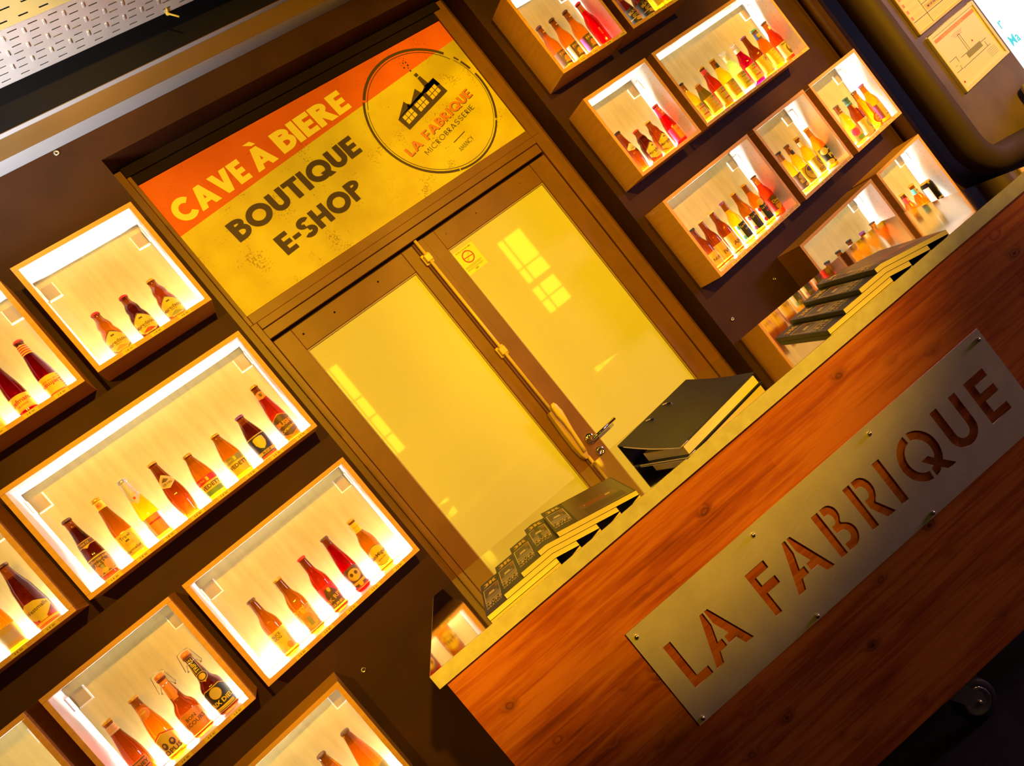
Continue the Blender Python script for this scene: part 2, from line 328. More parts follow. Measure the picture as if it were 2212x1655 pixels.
def rect(x0, y0, x1, y1): return [(x0,y0),(x1,y0),(x1,y1),(x0,y1)]
def arc(cx, cy, rx, ry, a0, a1, wd, n=12):
    P = []
    for i in range(n):
        t0 = math.radians(a0+(a1-a0)*i/n); t1 = math.radians(a0+(a1-a0)*(i+1)/n)
        q = [(cx+rx*math.cos(t0), cy+ry*math.sin(t0)), (cx+rx*math.cos(t1), cy+ry*math.sin(t1)),
             (cx+(rx-wd)*math.cos(t1), cy+(ry-wd)*math.sin(t1)), (cx+(rx-wd)*math.cos(t0), cy+(ry-wd)*math.sin(t0))]
        P.append(q)
    return P
def glyph(c, w):
    """geometric sans capital of height 1, stroke w -> (polygons, advance width)"""
    def Aq(W, flip=False):
        a = w*.52
        l = [(0,0),(w*1.12,0),(W/2+a,1),(W/2-a,1)]; r = [(W-w*1.12,0),(W,0),(W/2+a,1),(W/2-a,1)]
        if flip: l = [(x,1-y) for x, y in l][::-1]; r = [(x,1-y) for x, y in r][::-1]
        return [l, r]
    if c == 'A':
        W = .78+w*.75; y = .20; t = (y+w*.35)*(W/2-w*.52)
        return Aq(W)+[rect(W*.2, y, W*.8, y+w*.72)], W
    if c == 'V': W = .72+w*.75; return Aq(W, True), W
    if c in 'BPR':
        h = .54 if c != 'B' else .53; rx = .27+w*.5; W = w+.20+rx*.55; x0 = W-rx*.98
        ru = h/2+w*0; P = [rect(0,0,w,1)]
        yt = 1-ru if False else 1
        top = (1-h*.5); r = h*.5
        P += arc(x0, top, rx*.92, r, -90, 90, w*.86); P += [rect(w*.9, 1-w*.86, x0, 1), rect(w*.9, 1-2*r, x0, 1-2*r+w*.86)]
        if c == 'B':
            r2 = (1-h+w*.86)*.5; P += arc(x0+.02, r2, rx, r2, -90, 90, w*.86); P += [rect(w*.9, 0, x0+.02, w*.86)]
        if c == 'R': P += [[(x0-.12,1-2*r+.04),(x0+w*.75,1-2*r+.12),(W+w*.42,0),(W-w*.75,0)]]; W += w*.35
        return P, W
    if c == 'C': return arc(.52,.5,.52,.52,42,318,w,20), .93
    if c == 'D': return [rect(0,0,w,1), rect(w*.9,0,.35,w*.9), rect(w*.9,1-w*.9,.35,1)]+arc(.35,.5,.45,.5,-90,90,w*.9,14), .80
    if c == 'E': W = .50+w*.35; k = w*.86; return [rect(0,0,w,1), rect(w*.9,0,W,k), rect(w*.9,1-k,W,1), rect(w*.9,.5-k/2,W*.94,.5+k/2)], W
    if c == 'F': W = .50+w*.35; k = w*.86; return [rect(0,0,w,1), rect(w*.9,1-k,W,1), rect(w*.9,.46-k/2,W*.94,.46+k/2)], W
    if c == 'G': return arc(.52,.5,.52,.52,48,345,w,20)+[rect(.55,.5-w*.9,1.02,.5)], 1.0
    if c == 'H': W = .58+w*.7; return [rect(0,0,w,1), rect(W-w,0,W,1), rect(w*.9,.5-w*.43,W-w*.9,.5+w*.43)], W
    if c == 'I': return [rect(0,0,w,1)], w
    if c == 'K': W = .62+w*.6; return [rect(0,0,w,1), [(w,.35),(W-w*1.3,1),(W,1),(w,.35+w*.9)], [(w*1.25,.55),(w*1.2+w*.9,.72),(W+.02,0),(W-w*1.3,0)]], W
    if c == 'L': W = .46+w*.35; return [rect(0,0,w,1), rect(w*.9,0,W,w*.86)], W
    if c == 'M':
        W = .80+w*.7; return [rect(0,0,w*.9,1), rect(W-w*.9,0,W,1), [(0,1),(w*1.1,1),(W/2+w*.4,.2),(W/2-w*.4,.2)], [(W-w*1.1,1),(W,1),(W/2+w*.4,.2),(W/2-w*.4,.2)]], W
    if c == 'N': W = .60+w*.7; return [rect(0,0,w*.9,1), rect(W-w*.9,0,W,1), [(0,1),(w*1.1,1),(W,0),(W-w*1.1,0)]], W
    if c in 'OQ':
        P = arc(.52,.5,.52,.52,0,360,w,28)
        if c == 'Q': P += [[(.50,.34),(.50+w*1.15,.34),(1.04,-.04),(1.04-w*1.25,-.04)]]
        return P, 1.04
    if c == 'S':
        k = w*.9; return arc(.32,.735,.32,.275,20,270,k,14)+arc(.32,.255,.33,.275-.0,-160,90,k,14), .65
    if c == 'T': W = .56+w*.5; return [rect(W/2-w/2,0,W/2+w/2,1), rect(0,1-w*.86,W,1)], W
    if c == 'U':
        W = .56+w*.7; r = W/2; return [rect(0,r,w,1), rect(W-w,r,W,1)]+arc(r,r,r,r+.01,180,360,w,14), W
    if c == 'Y': W = .66+w*.6; return [rect(W/2-w/2,0,W/2+w/2,.48), [(0,1),(w*1.15,1),(W/2+w/2,.42),(W/2-w/2,.42)], [(W-w*1.15,1),(W,1),(W/2+w/2,.42),(W/2-w/2,.42)]], W
    if c == '-': return [rect(0,.36,.34,.36+w*.8)], .34
    if c == '3':
        k = w*.9; return arc(.26,.735,.30,.265,-90,150,k,12)+arc(.26,.265,.33,.275,-150,90,k,12), .60
    if c == "'": return [rect(0,.7,w*.8,1)], w*.8
    return [], .34
def stroke_text(s, h, w, gap, width=None, accent=None):
    """polygons with baseline at 0, left at 0; optional total width"""
    x = 0; out = []
    for c in s:
        P, W = glyph('A' if c == 'À' else c, w)
        for q in P: out.append([(x+a, b) for a, b in q])
        if c == 'À': out.append([(x+W/2-.26, 1.30), (x+W/2+.02, 1.08), (x+W/2+.20, 1.08), (x+W/2+.06, 1.30)][::-1])
        x += W+gap
    x -= gap
    k = (width/(x*h)) if width else 1
    return [[(a*h*k, b*h) for a, b in q] for q in out], x*h*k
def xf(polys, ox, oz, ang):
    c, s = math.cos(ang), math.sin(ang)
    return [[(ox+a*c-b*s, oz+a*s+b*c) for a, b in q] for q in polys]
def ccw(q):
    a = sum(q[i][0]*q[(i+1) % len(q)][1]-q[(i+1) % len(q)][0]*q[i][1] for i in range(len(q)))
    return q if a > 0 else q[::-1]
def flat(mb, polys, y, mat):
    for i, q in enumerate(polys): mb.poly(ccw(q), y-i*1.2e-5, mat)
def ftext(mb, s, x, z, size, y, mat, bold=0.0, width=None, ang=0, sx=1):
    vs, fs, W = text2d(s, bold)
    if not vs: return
    k = (width/(W*size)) if width else sx
    c, sn = math.cos(ang), math.sin(ang)
    P = [(a*size*k, b*size) for a, b in vs]
    mb.add([(x+a*c-b*sn, y, z+a*sn+b*c) for a, b in P], fs, mat)

# ------------------------------------------------------------------ setting
def struct(name, mb, mt, bevel=0):
    o = mb.build(name, mt, bevel=bevel); o['kind'] = 'structure'; return o
b = MB(); b.solid(-3.0, -3.1, FL-.1, 8.6, 3.6, FL); struct('floor', b, M['floor'])
b = MB(); b.solid(-3.0, -3.1, 4.2, 8.6, 3.6, 4.3); struct('ceiling', b, M['ceil'])
# back wall with its doorway; the stretch with violet daylight in its colour carries the notices, then the bright window
wb = MB()
wb.solid(-3.0, 2.723, FL, .352, 2.95, 4.2); wb.solid(2.072, 2.723, FL, 3.83, 2.95, 4.2); wb.solid(.352, 2.723, 3.044, 2.072, 2.95, 4.2)
wb.solid(3.83, 2.76, FL, 4.43, 2.95, 4.2); wb.solid(4.43, 2.723, FL, 5.16, 2.95, 4.2, 1); wb.solid(5.16, 2.723, FL, 8.6, 2.95, .30, 1); wb.solid(5.16, 2.723, 3.0, 8.6, 2.95, 4.2, 1); wb.solid(7.3, 2.723, .30, 8.6, 2.95, 3.0, 1)
wb.solid(.352, 3.2, FL, 2.072, 3.3, 3.1)
struct('wall_back', wb, [M['wall'], M['wallpurple']])
b = MB(); b.solid(-3.1, -3.1, FL, -3.0, 3.6, 4.2); struct('wall_left', b, M['wall'])
b = MB(); b.solid(8.6, -3.1, FL, 8.7, 3.6, 4.2); struct('wall_right', b, M['wall'])
b = MB(); b.solid(-3.0, -3.2, FL, 8.6, -3.1, 4.2); struct('wall_rear', b, M['wall'])

# window at the right end: frame, panes, small teal film lettering
wn = empty('window_1', (5.16, 2.80, .30)); wn['kind'] = 'structure'
b = MB()
for q in ((0,0,0,.04,.06,2.7), (2.1,0,0,2.14,.06,2.7), (.04,0,0,2.1,.06,.05), (.04,0,2.65,2.1,.06,2.7)): b.solid(*q)
b.build('window_frame', M['trim'], wn)
b = MB(); b.solid(.04, .02, .05, 2.1, .026, 2.65); b.build('pane', glass('window_glass', (.97, .98, 1.0), 0.0), wn)
b = MB(); ftext(b, 'Ma', .25, .72, .10, -.002, 0, .02); ftext(b, 'r', .22, .85, .12, -.002, 0, .01); b.build('film_lettering', M['teal'], wn)

# sun-lit yellow leaded windows in the wall behind the photographer (seen only as reflections in the door panes)
def yellow_window(n, x0, z0, xs, zs):
    o = empty('window_%d' % n, (x0, -3.09, z0)); o['kind'] = 'structure'
    f = MB(); W = xs[-1]; H = zs[-1]
    for x in xs: f.solid(x-.012, 0, -.012, x+.012, .03, H+.012)
    for z in zs: f.solid(-.012, .001, z-.012, W+.012, .031, z+.012)
    f.build('window_bar', M['leadcame'], o)
    for i in range(len(xs)-1):
        for j in range(len(zs)-1):
            p = MB(); p.solid(xs[i]+.012, .004, zs[j]+.012, xs[i+1]-.012, .012, zs[j+1]-.012); p.build('pane', M['yellowpane'], o)
yellow_window(2, 1.575, 1.30, (0, .055, .195), (0, .27, .58, .87, 1.39))
yellow_window(3, 4.55, 1.45, (0, .15, .46), (0, .22, .45))
yellow_window(4, 4.57, 1.97, (0, .13, .47), (0, .24, .74))

# door set: frame, transom bars, two glazed leaves
dr = empty('door_1', (0, 0, 0)); dr['kind'] = 'structure'
def bar(name, x0, y0, z0, x1, y1, z1, mt, parent, bevel=.002):
    q = MB(); q.solid(x0, y0, z0, x1, y1, z1); return q.build(name, mt, parent, bevel=bevel)
bar('jamb', .352, 2.846, FL, .396, 2.93, 3.04, M['frame'], dr); bar('jamb', .3965, 2.838, FL, .4265, 2.93, 2.2585, M['frame'], dr); bar('jamb', .3965, 2.842, 2.2585, .413, 2.93, 3.0, M['frame'], dr)
bar('jamb', 2.028, 2.846, FL, 2.072, 2.93, 3.04, M['frame'], dr); bar('jamb', 1.986, 2.838, FL, 2.0275, 2.93, 2.2585, M['frame'], dr); bar('jamb', 1.986, 2.842, 2.2585, 2.0275, 2.93, 3.0, M['frame'], dr)
bar('head', .3965, 2.846, 2.958, 2.0275, 2.93, 3.0, M['framedark'], dr); bar('head', .3965, 2.840, 3.0005, 2.0275, 2.93, 3.0435, M['framedark'], dr)
bar('transom', .4135, 2.842, 2.2585, 1.9855, 2.93, 2.3005, M['frame'], dr); bar('transom', .427, 2.836, 2.2235, 1.9855, 2.93, 2.258, M['frame'], dr); bar('transom', .427, 2.846, 2.176, 1.9855, 2.93, 2.223, M['frame'], dr)
bar('rebate', .4275, 2.878, FL, 1.9855, 2.93, 2.1755, M['framedark'], dr, 0)
for k, (x0, g0, g1, x1, st) in enumerate(((.430, .514, 1.094, 1.153, 'l'), (1.2115, 1.277, 1.884, 1.984, 'r'))):
    lf = bar('door_leaf', x0, 2.862, -.04, x1, 2.877, -.035, M['framedark'], dr, 0)
    bar('stile', x0, 2.848, -.04, g0, 2.876, 2.161, M['frame'], lf); bar('stile', g1, 2.848, -.04, x1, 2.876, 2.161, M['frame'], lf)
    bar('rail', g0+.0005, 2.850, 2.058, g1-.0005, 2.876, 2.161, M['frame'], lf); bar('rail', g0+.0005, 2.850, -.04, g1-.0005, 2.876, .16, M['frame'], lf)
    q = MB()
    for r in ((g0+.0005, 2.856, .1605, g0+.006, 2.87, 2.0575), (g1-.006, 2.856, .1605, g1-.0005, 2.87, 2.0575), (g0+.006, 2.856, 2.052, g1-.006, 2.87, 2.0575), (g0+.006, 2.856, .1605, g1-.006, 2.87, .166)): q.solid(*r)
    q.build('glazing_seal', M['seal'], lf)
    bar('pane', g0+.006, 2.864, .166, g1-.006, 2.8705, 2.052, M['pane'], lf, 0)
    q = MB()
    for xx in ((g0-.02, .7, .93) if k == 0 else (1.32, 1.50, 1.78)):
        q.lathe([(0, .004), (.004, .003), (.0045, 0)], 8, 0, (xx if xx > g0 else g0+.03, 2.850, 2.118), axis='y')
    q.build('screw', M['framedark'] if k == 0 else M['screw'], lf)
ag = bar('astragal', 1.1535, 2.840, -.04, 1.211, 2.877, 2.161, M['frame'], dr)
q = MB(); q.tube([(1.168, 2.822, 2.166), (1.168, 2.822, 1.19)], .0075, 10); q.tube([(1.168, 2.824, .955), (1.168, 2.824, .02)], .0075, 10)
rod = q.build('bolt_rod', M['brassrod'], dr)
for zz in (2.074, 1.557, .62):
    q = MB(); q.solid(1.152, 2.812, zz-.017, 1.184, 2.8395, zz+.017); q.solid(1.146, 2.834, zz-.026, 1.190, 2.8398, zz+.026); q.build('rod_guide', M['brassrod'], rod, bevel=.003)
# long tear-drop cremone handle and its case
q = MB(); prof = [(0, 1.215, .012), (.0, 1.20, .016), (0, 1.15, .020), (0, 1.09, .024), (0, 1.02, .025), (0, .975, .021), (0, .950, .011)]
vs = []; fs = []
for dx, z, wd in prof:
    for sx, yy in ((-1, 2.8395), (-.75, 2.815), (.75, 2.815), (1, 2.8395)): vs.append((1.160+sx*wd, yy, z))
for i in range(len(prof)-1):
    for j in range(3): fs.append((i*4+j, i*4+j+1, (i+1)*4+j+1, (i+1)*4+j))
fs += [(3, 2, 1, 0), tuple(len(vs)-4+i for i in range(4))]
q.add(vs, [f[::-1] for f in fs]); case = q.build('bolt_case', M['brasshandle'], dr, bevel=.004, seg=2)
q = MB(); prof = [(1.176, 1.242, .009), (1.176, 1.228, .0155), (1.176, 1.19, .019), (1.175, 1.15, .0135), (1.171, 1.09, .009), (1.167, 1.02, .009), (1.165, .985, .010)]
vs = []; fs = []
for i, (cx, z, wd) in enumerate(prof):
    yy = 2.787+.018*max(0, (i-3)/3)
    for k in range(8):
        a = 2*PI*k/8; vs.append((cx+wd*math.cos(a), yy+.006*math.sin(a), z))
for i in range(len(prof)-1):
    for k in range(8): fs.append((i*8+k, (i+1)*8+k, (i+1)*8+(k+1) % 8, i*8+(k+1) % 8))
fs += [tuple(range(8)), tuple(len(vs)-1-k for k in range(8))]
q.add(vs, fs, 0, True); q.build('bolt_lever', M['brassrod'], case)
q = MB(); q.lathe([(0, .010), (.018, .010), (.025, .006), (.026, 0)], 24, 0, (1.238, 2.848, 1.003), axis='y'); q.lathe([(.011, .012), (.013, .05), (.009, .052), (0, .052)], 16, 0, (1.238, 2.848, 1.003), axis='y')
ros = q.build('handle_rose', M['chrome'], dr)
q = MB(); q.tube([(1.222, 2.800, 1.003), (1.23, 2.796, 1.003), (1.372, 2.796, 1.003)], .0085, 14); q.build('lever_handle', M['chrome'], ros)
q = MB(); q.lathe([(0, .004), (.007, .004), (.008, .010), (.022, .008), (.025, 0)], 24, 0, (1.240, 2.848, .928), axis='y'); q.build('key_rose', M['chrome'], dr)

# stepped cornice above the door wall, cable tray
cn = empty('trim_1', (0, 0, 0)); cn['kind'] = 'structure'
q = MB(); q.box(-3.0, 2.640, 3.155, 4.4, 2.7228, 3.2237, 0, {'z': 1}); q.build('cornice_step', [M['cornice'], M['lip']], cn, bevel=.0015)
q = MB(); q.box(-3.0, 2.616, 3.2241, 4.4, 2.7228, 3.70, 2, {'z': 1}); q.build('cornice_fascia', [M['cornice'], M['lip'], M['ceil']], cn, bevel=.0015)
tr = empty('cable_tray', (0, 2.40, 3.30)); tag(tr, 'pale perforated metal cable tray with slotted bottom hung under the dark ceiling', 'cable tray')
def slotted(name, n0, n1, px, sl, rows, w0, w1, place, mt, stag=0):
    """strip of sheet with real slots: rows = slot centre positions across"""
    q = MB(); hs = .0028; edges = [w0]
    for r in rows: edges += [r-hs, r+hs]
    edges.append(w1)
    for k in range(n0, n1):
        for i in range(len(edges)-1):
            sl_row = i % 2 == 1
            off = (px/2 if (stag and (i//2) % 2) else 0)
            xa = k*px+off; xb = xa+px
            segs = [(xa, xb)] if not sl_row else [(xa, xa+(px-sl)/2), (xb-(px-sl)/2, xb)]
            for a, c in segs:
                q.add([place(a, edges[i]), place(c, edges[i]), place(c, edges[i+1]), place(a, edges[i+1])], [(0, 3, 2, 1)])
    o = q.build(name, mt, tr); o.modifiers.new('thickness', 'SOLIDIFY').thickness = .0015; return o
rows = [-.099, -.0665, -.034, -.0015, .031, .0635, .096]
slotted('tray_bottom', -30, 40, .0666, .031, rows, -.117, .117, lambda a, c: (a+.028-.12*(c-.0), c, 0), M['tray'])
slotted('tray_side', -30, 40, .0666, .031, [.020, .058, .096], 0, .13, lambda a, c: (a+.03, -.118, c), M['tray'], 1)
slotted('tray_side', -30, 40, .0666, .031, [.020, .058, .096], 0, .13, lambda a, c: (a+.03, .118, c), M['tray'], 1)
q = MB()
for k in range(-6, 20):
    for j, r in enumerate((-.083, -.018, .047) if True else ()):
        x = k*.0666+.028-.12*r; q.solid(x-.004, r-.012, -.004, x+.004, r+.012, .0)
o = q.build('tray_stiffener', M['tray'], tr, bevel=.0015); o['kind'] = 'stuff'
# pale screw pin on the tray rim and dusty cobweb strands left out; the pin is real
q = MB(); q.lathe([(0, 0), (.007, 0), (.007, .006), (.004, .006), (.003, .030), (0, .030)], 10, 0, (.845, .122, .004-.008), axis='y')
q.tube([(.845, .118, -.004), (.872, .116, -.034)], .0035, 8); q.build('rim_bolt', M['brassrod'], tr)

# ducts beside the shelves on the right
q = MB(); path = [(4.13, 2.630, 4.2), (4.13, 2.630, .80)]
for i in range(1, 9):
    a = PI/2*i/8*.85; path.append((4.13+.20*(1-math.cos(a)), 2.630, .80-.20*math.sin(a)))
path.append((path[-1][0]+.45, 2.630, path[-1][2]-.09))
q.tube(path, .082, 20); o = q.build('duct_pipe', M['duct']); tag(o, 'fat dark painted duct bending right above the counter, between shelves and framed notices', 'pipe')
pp = MB(); pp.tube([(3.86, 2.693, 4.2), (3.86, 2.693, FL)], .026, 12)
pr = empty('riser_pipe', (0, 0, 0)); tag(pr, 'thin dark vertical pipe at the end of the right shelves', 'pipe')
pp.build('pipe_run', M['wall'], pr)
for zz in (1.56, .7, 2.6):
    q = MB(); q.lathe([(.0265, -.008), (.031, -.008), (.031, .008), (.0265, .008)], 14, 0, (3.86, 2.693, zz)); q.solid(3.852, 2.69, zz-.006, 3.868, 2.723, zz+.006); q.build('pipe_clip', M['duct'], pr)

# ------------------------------------------------------------------ shop sign over the door
sg = empty('shop_sign', (1.199, 2.85, 2.301)); tag(sg, 'yellow and orange shop sign with round brewery logo above the glazed double door', 'sign')
def S2(p): return [(x-1.199, z-2.301) for x, z in p]
q = MB(); dl = lambda x: 2.704+(x-.413)*.0910
q.solid(-.785, .002, .0005, .785, .03, .656, 0)
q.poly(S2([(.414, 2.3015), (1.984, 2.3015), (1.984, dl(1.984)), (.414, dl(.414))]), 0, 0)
q.poly(S2([(.414, dl(.414)), (1.984, dl(1.984)), (1.984, 2.957), (.414, 2.957)]), 0, 1)
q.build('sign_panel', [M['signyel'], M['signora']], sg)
q = MB(); a = math.atan(.0775)
for s, x, z, h, wd in (('CAVE', .452, 2.737, .098, .345), ('À', .828, 2.766, .098, .106), ('BIERE', .966, 2.779, .100, .382)):
    P, W = stroke_text(s, h, .27, .055, wd); q = MB(); flat(q, [S2(r) for r in xf(P, x, z, a)], -.0012, 0); q.build('sign_lettering', M['inkyellow'], sg)
a = math.atan(.088)
for s, x, z, h, wd in (('BOUTIQUE', .583, 2.561, .091, .675), ('E-SHOP', .701, 2.415, .090, .452)):
    P, W = stroke_text(s, h, .25, .06, wd); q = MB(); flat(q, [S2(r) for r in xf(P, x, z, a)], -.0012, 0); q.build('sign_lettering', M['inkbrown'], sg)
q = MB(); cx, cz, R = 1.655, 2.617, .316
for a0, a1, r, wd in ((-38, 8, R, .011), (14, 24, R, .011), (26, 31, R, .008), (40, 141, R, .0125), (143, 255, R, .011), (256, 320, R, .0095),
                      (-60, 30, R-.017, .0022), (33, 150, R-.020, .003), (152, 300, R-.018, .0025)):
    flat(q, [S2(r_) for r_ in arc(cx, cz, r, r*.985, a0, a1, wd, max(4, int((a1-a0)/5)))], -.0012, 0)
def W2(pts): return S2(pts)
# factory silhouette: convex pieces, windows and smoke
base = [(1.502, 2.592), (1.783, 2.655), (1.765, 2.740), (1.487, 2.658)]
for P in (base, [(1.487, 2.656), (1.566, 2.716), (1.580, 2.68)], [(1.575, 2.68), (1.653, 2.740), (1.672, 2.695)], [(1.560, 2.67), (1.572, 2.700), (1.60, 2.68)], [(1.66, 2.700), (1.70, 2.728), (1.765, 2.741), (1.775, 2.70)],
          [(1.700, 2.722), (1.728, 2.728), (1.716, 2.779), (1.698, 2.775)], [(1.697, 2.780), (1.714, 2.784), (1.711, 2.800), (1.693, 2.796)]):
    flat(q, [W2(P)], -.0012, 0)
for (x0, z0) in ((1.517, 2.6155), (1.604, 2.6355), (1.692, 2.655)):
    ux, uz, vx, vz = .0215, .0056, -.0030, .0215
    for i in range(3):
        for j in range(2):
            bx, bz = x0+ux*i*1.04+vx*j*1.05, z0+uz*i*1.04+vz*j*1.05
            flat(q, [W2([(bx, bz), (bx+ux*.88, bz+uz*.88), (bx+ux*.88+vx*.88, bz+uz*.88+vz*.88), (bx+vx*.88, bz+vz*.88)])], -.0017, 1)
for (x, z, r) in ((1.694, 2.820, .005), (1.678, 2.846, .0045), (1.701, 2.848, .005), (1.701, 2.864, .004), (1.688, 2.867, .0035), (1.694, 2.836, .003), (1.689, 2.894, .002), (1.696, 2.876, .0025), (1.674, 2.861, .002), (1.675, 2.874, .002), (1.706, 2.884, .002)):
    flat(q, [W2([(x+r*math.cos(2*PI*i/9), z+r*math.sin(2*PI*i/9)) for i in range(9)])], -.0015, 0)
a = math.atan(.205)
P, W = stroke_text('LA FABRIQUE', .044, .20, .14, .462)
flat(q, [W2(r) for r in xf(P, 1.4255, 2.4835, a)], -.0012, 0); flat(q, [W2(r) for r in xf(P, 1.4225, 2.486, a)], -.0017, 2)
P, W = stroke_text('MICROBRASSERIE', .0245, .09, .26, .352); flat(q, [W2(r) for r in xf(P, 1.494, 2.452, a)], -.0012, 0)
P, W = stroke_text('AMANCY', .0215, .10, .16, .098); flat(q, [W2(r) for r in xf(P, 1.640, 2.384, a)], -.0012, 0)
flat(q, [W2([(1.638, 2.4365), (1.720, 2.4535), (1.720, 2.4575), (1.638, 2.4405)])], -.0012, 0)
q.build('sign_logo', [M['inkbrown'], PAL['yel'], M['inkorange']], sg)

# no smoking sticker on the right hand pane
st = empty('no_smoking_sticker', (1.3405, 2.8632, 1.908)); tag(st, 'small yellow no smoking sticker with red ring on the right door pane', 'sticker')
q = MB(); q.solid(-.059, -.0006, 0, .059, 0, .121, 0)
q.build('sticker_sheet', principled('sticker_yellow', (.98, .92, .06), .4), st)
q = MB(); flat(q, arc(0, .074, .030, .030, 0, 360, .0055, 28), -.0010, 0)
flat(q, [[(-.026, .0765), (.026, .0735), (.026, .0695), (-.026, .0725)]], -.0013, 0)
flat(q, arc(.0, .074, .001, .001, 0, 360, .001, 6), -.0010, 1)
c, s_ = math.cos(.9), math.sin(.9)
for (a0, b0, a1, b1) in ((-.022, -.0035, .018, -.0025), (-.022, .0025, .018, .0035), (.017, -.0035, .018, .0035), (-.022, -.0035, -.021, .0035), (-.012, -.0035, -.011, .0035)):
    flat(q, [[(x*c-z*s_, .074+x*s_+z*c) for x, z in rect(a0, b0, a1, b1)]], -.0011, 1)
ftext(q, 'INTERDICTION DE FUMER', 0, .112, .009, -.001, 1, .01, .088)
for i, zz in enumerate((.036, .032, .028, .0215, .0175)): flat(q, [rect(-.048, zz, .048-(i % 3)*.006, zz+.0012)], -.001, 1)
ftext(q, '3989', 0, .010, .010, -.001, 1, .02)
q.build('sticker_print', [PAL['red'], PAL['brn']], st)

# ------------------------------------------------------------------ framed notices on the daylight-tinted wall
nt = empty('evacuation_plan', (4.54, 2.7228, .994)); tag(nt, 'framed evacuation plan with orange header bar, white frame on the plum wall', 'notice')
q = MB(); w_, h_ = .566, .408
for r in ((0, -.022, 0, .026, 0, h_), (w_-.026, -.022, 0, w_, 0, h_), (.026, -.022, 0, w_-.026, 0, .026), (.026, -.022, h_-.026, w_-.026, 0, h_)): q.solid(*r)
q.build('picture_frame', principled('cream_frame', (.92, .82, .56), .4), nt, bevel=.004, seg=2)
q = MB(); q.solid(.026, -.012, .026, w_-.026, -.001, h_-.026); q.build('plan_sheet', principled('plan_paper', (.95, .86, .66), .4), nt)
q = MB(); y = -.0127
flat(q, [rect(.036, .345, .530, .368)], y, 0); ftext(q, "PLAN D'ÉVACUATION", .25, .3565, .020, y-.0004, 1, .01, .26)
flat(q, [rect(.22, .145, .40, .183)], y, 2)
for r in ((.03, .125, .033, .205), (.03, .205, .125, .208), (.12, .17, .123, .208), (.03, .125, .11, .128), (.105, .125, .108, .15), (.12, .122, .47, .125), (.40, .17, .47, .173), (.16, .18, .22, .183), (.255, .183, .258, .30), (.275, .183, .278, .30), (.255, .30, .278, .303), (.435, .125, .438, .16), (.06, .16, .09, .162)): flat(q, [rect(*r)], y, 3)
for i in range(5): flat(q, [rect(.40, .055+i*.012, .50, .0565+i*.012)], y, 3)
for i in range(3): flat(q, [rect(.20+.01*i, .318-i*.010, .33-.01*i, .320-i*.010)], y, 4)
flat(q, [rect(.035, .050, .058, .062)], y, 4); flat(q, [[(.343+.007*math.cos(i*PI/4), .216+.007*math.sin(i*PI/4)) for i in range(8)]], y, 4)
q.build('plan_print', [PAL['ora'], PAL['cream'], PAL['olv'], PAL['brn'], PAL['red']], nt)
nt = empty('rules_notice', (4.507, 2.7228, 1.440)); tag(nt, 'yellow lit framed safety notice cut by the frame top, above the evacuation plan', 'notice')
q = MB(); w_, h_ = .55, .62
for r in ((0, -.020, 0, .016, 0, h_), (w_-.016, -.020, 0, w_, 0, h_), (.016, -.020, 0, w_-.016, 0, .016), (.016, -.020, h_-.016, w_-.016, 0, h_)): q.solid(*r)
q.build('picture_frame', principled('yellow_frame', (.85, .62, .10), .4), nt, bevel=.003)
q = MB(); q.solid(.016, -.011, .016, w_-.016, -.001, h_-.016); q.build('notice_sheet', principled('notice_paper', (.95, .82, .20), .45), nt)
q = MB(); y = -.0117
flat(q, [rect(.02, .078, .53, .082), rect(.185, .016, .189, .52), rect(.19, .14, .53, .143)], y, 3)
flat(q, [rect(.202, .090, .352, .130)], y, 1); ftext(q, 'IMPORTANT', .277, .110, .022, y-.0004, 3, .01, .11)
for i in range(9):
    flat(q, [rect(.03, .095+i*.046, .052, .118+i*.046)], y, 0)
    for j in range(3): flat(q, [rect(.062, .097+i*.046+j*.008, .172-.02*(j % 2), .0985+i*.046+j*.008)], y, 2)
for i in range(12): flat(q, [rect(.36 if i < 3 else .20, .092+i*.018, .52-.03*(i % 3), .0935+i*.018)], y, 2)
for i in range(3): flat(q, [rect(.03, .030+i*.013, .17, .0315+i*.013), rect(.20, .030+i*.013, .50, .0315+i*.013)], y, 2)
q.build('notice_print', [PAL['ora'], PAL['yel'], PAL['tan'], PAL['brn']], nt)

# grey padded seat end at the far right
q = MB(); q.solid(4.93, 2.30, .60, 5.65, 2.70, .80); o = q.build('padded_bench', M['grey'], bevel=.05, seg=4)
tag(o, 'grey padded bench end under the bright window at the right edge', 'bench')

# little screw eyes left in the dark wall
for i, (x, z, nm) in enumerate(((-.091, .978, 'under the five-bottle box left of the counter'), (2.512, .978, 'in the dark wall beside the low right boxes'), (2.16, .976, 'in the dark wall just right of the door'), (.245, 3.140, 'below the cornice left of the sign'))):
    q = MB(); q.lathe([(.0045, 0), (.010, 0), (.010, .005), (.0045, .005), (.0045, 0)], 12, 0, (x, 2.7229, z), axis='y')
    o = q.build('wall_plug', M['screw']); tag(o, 'tiny brass screw ring ' + nm, 'screw', 'screw rings in the dark wall')
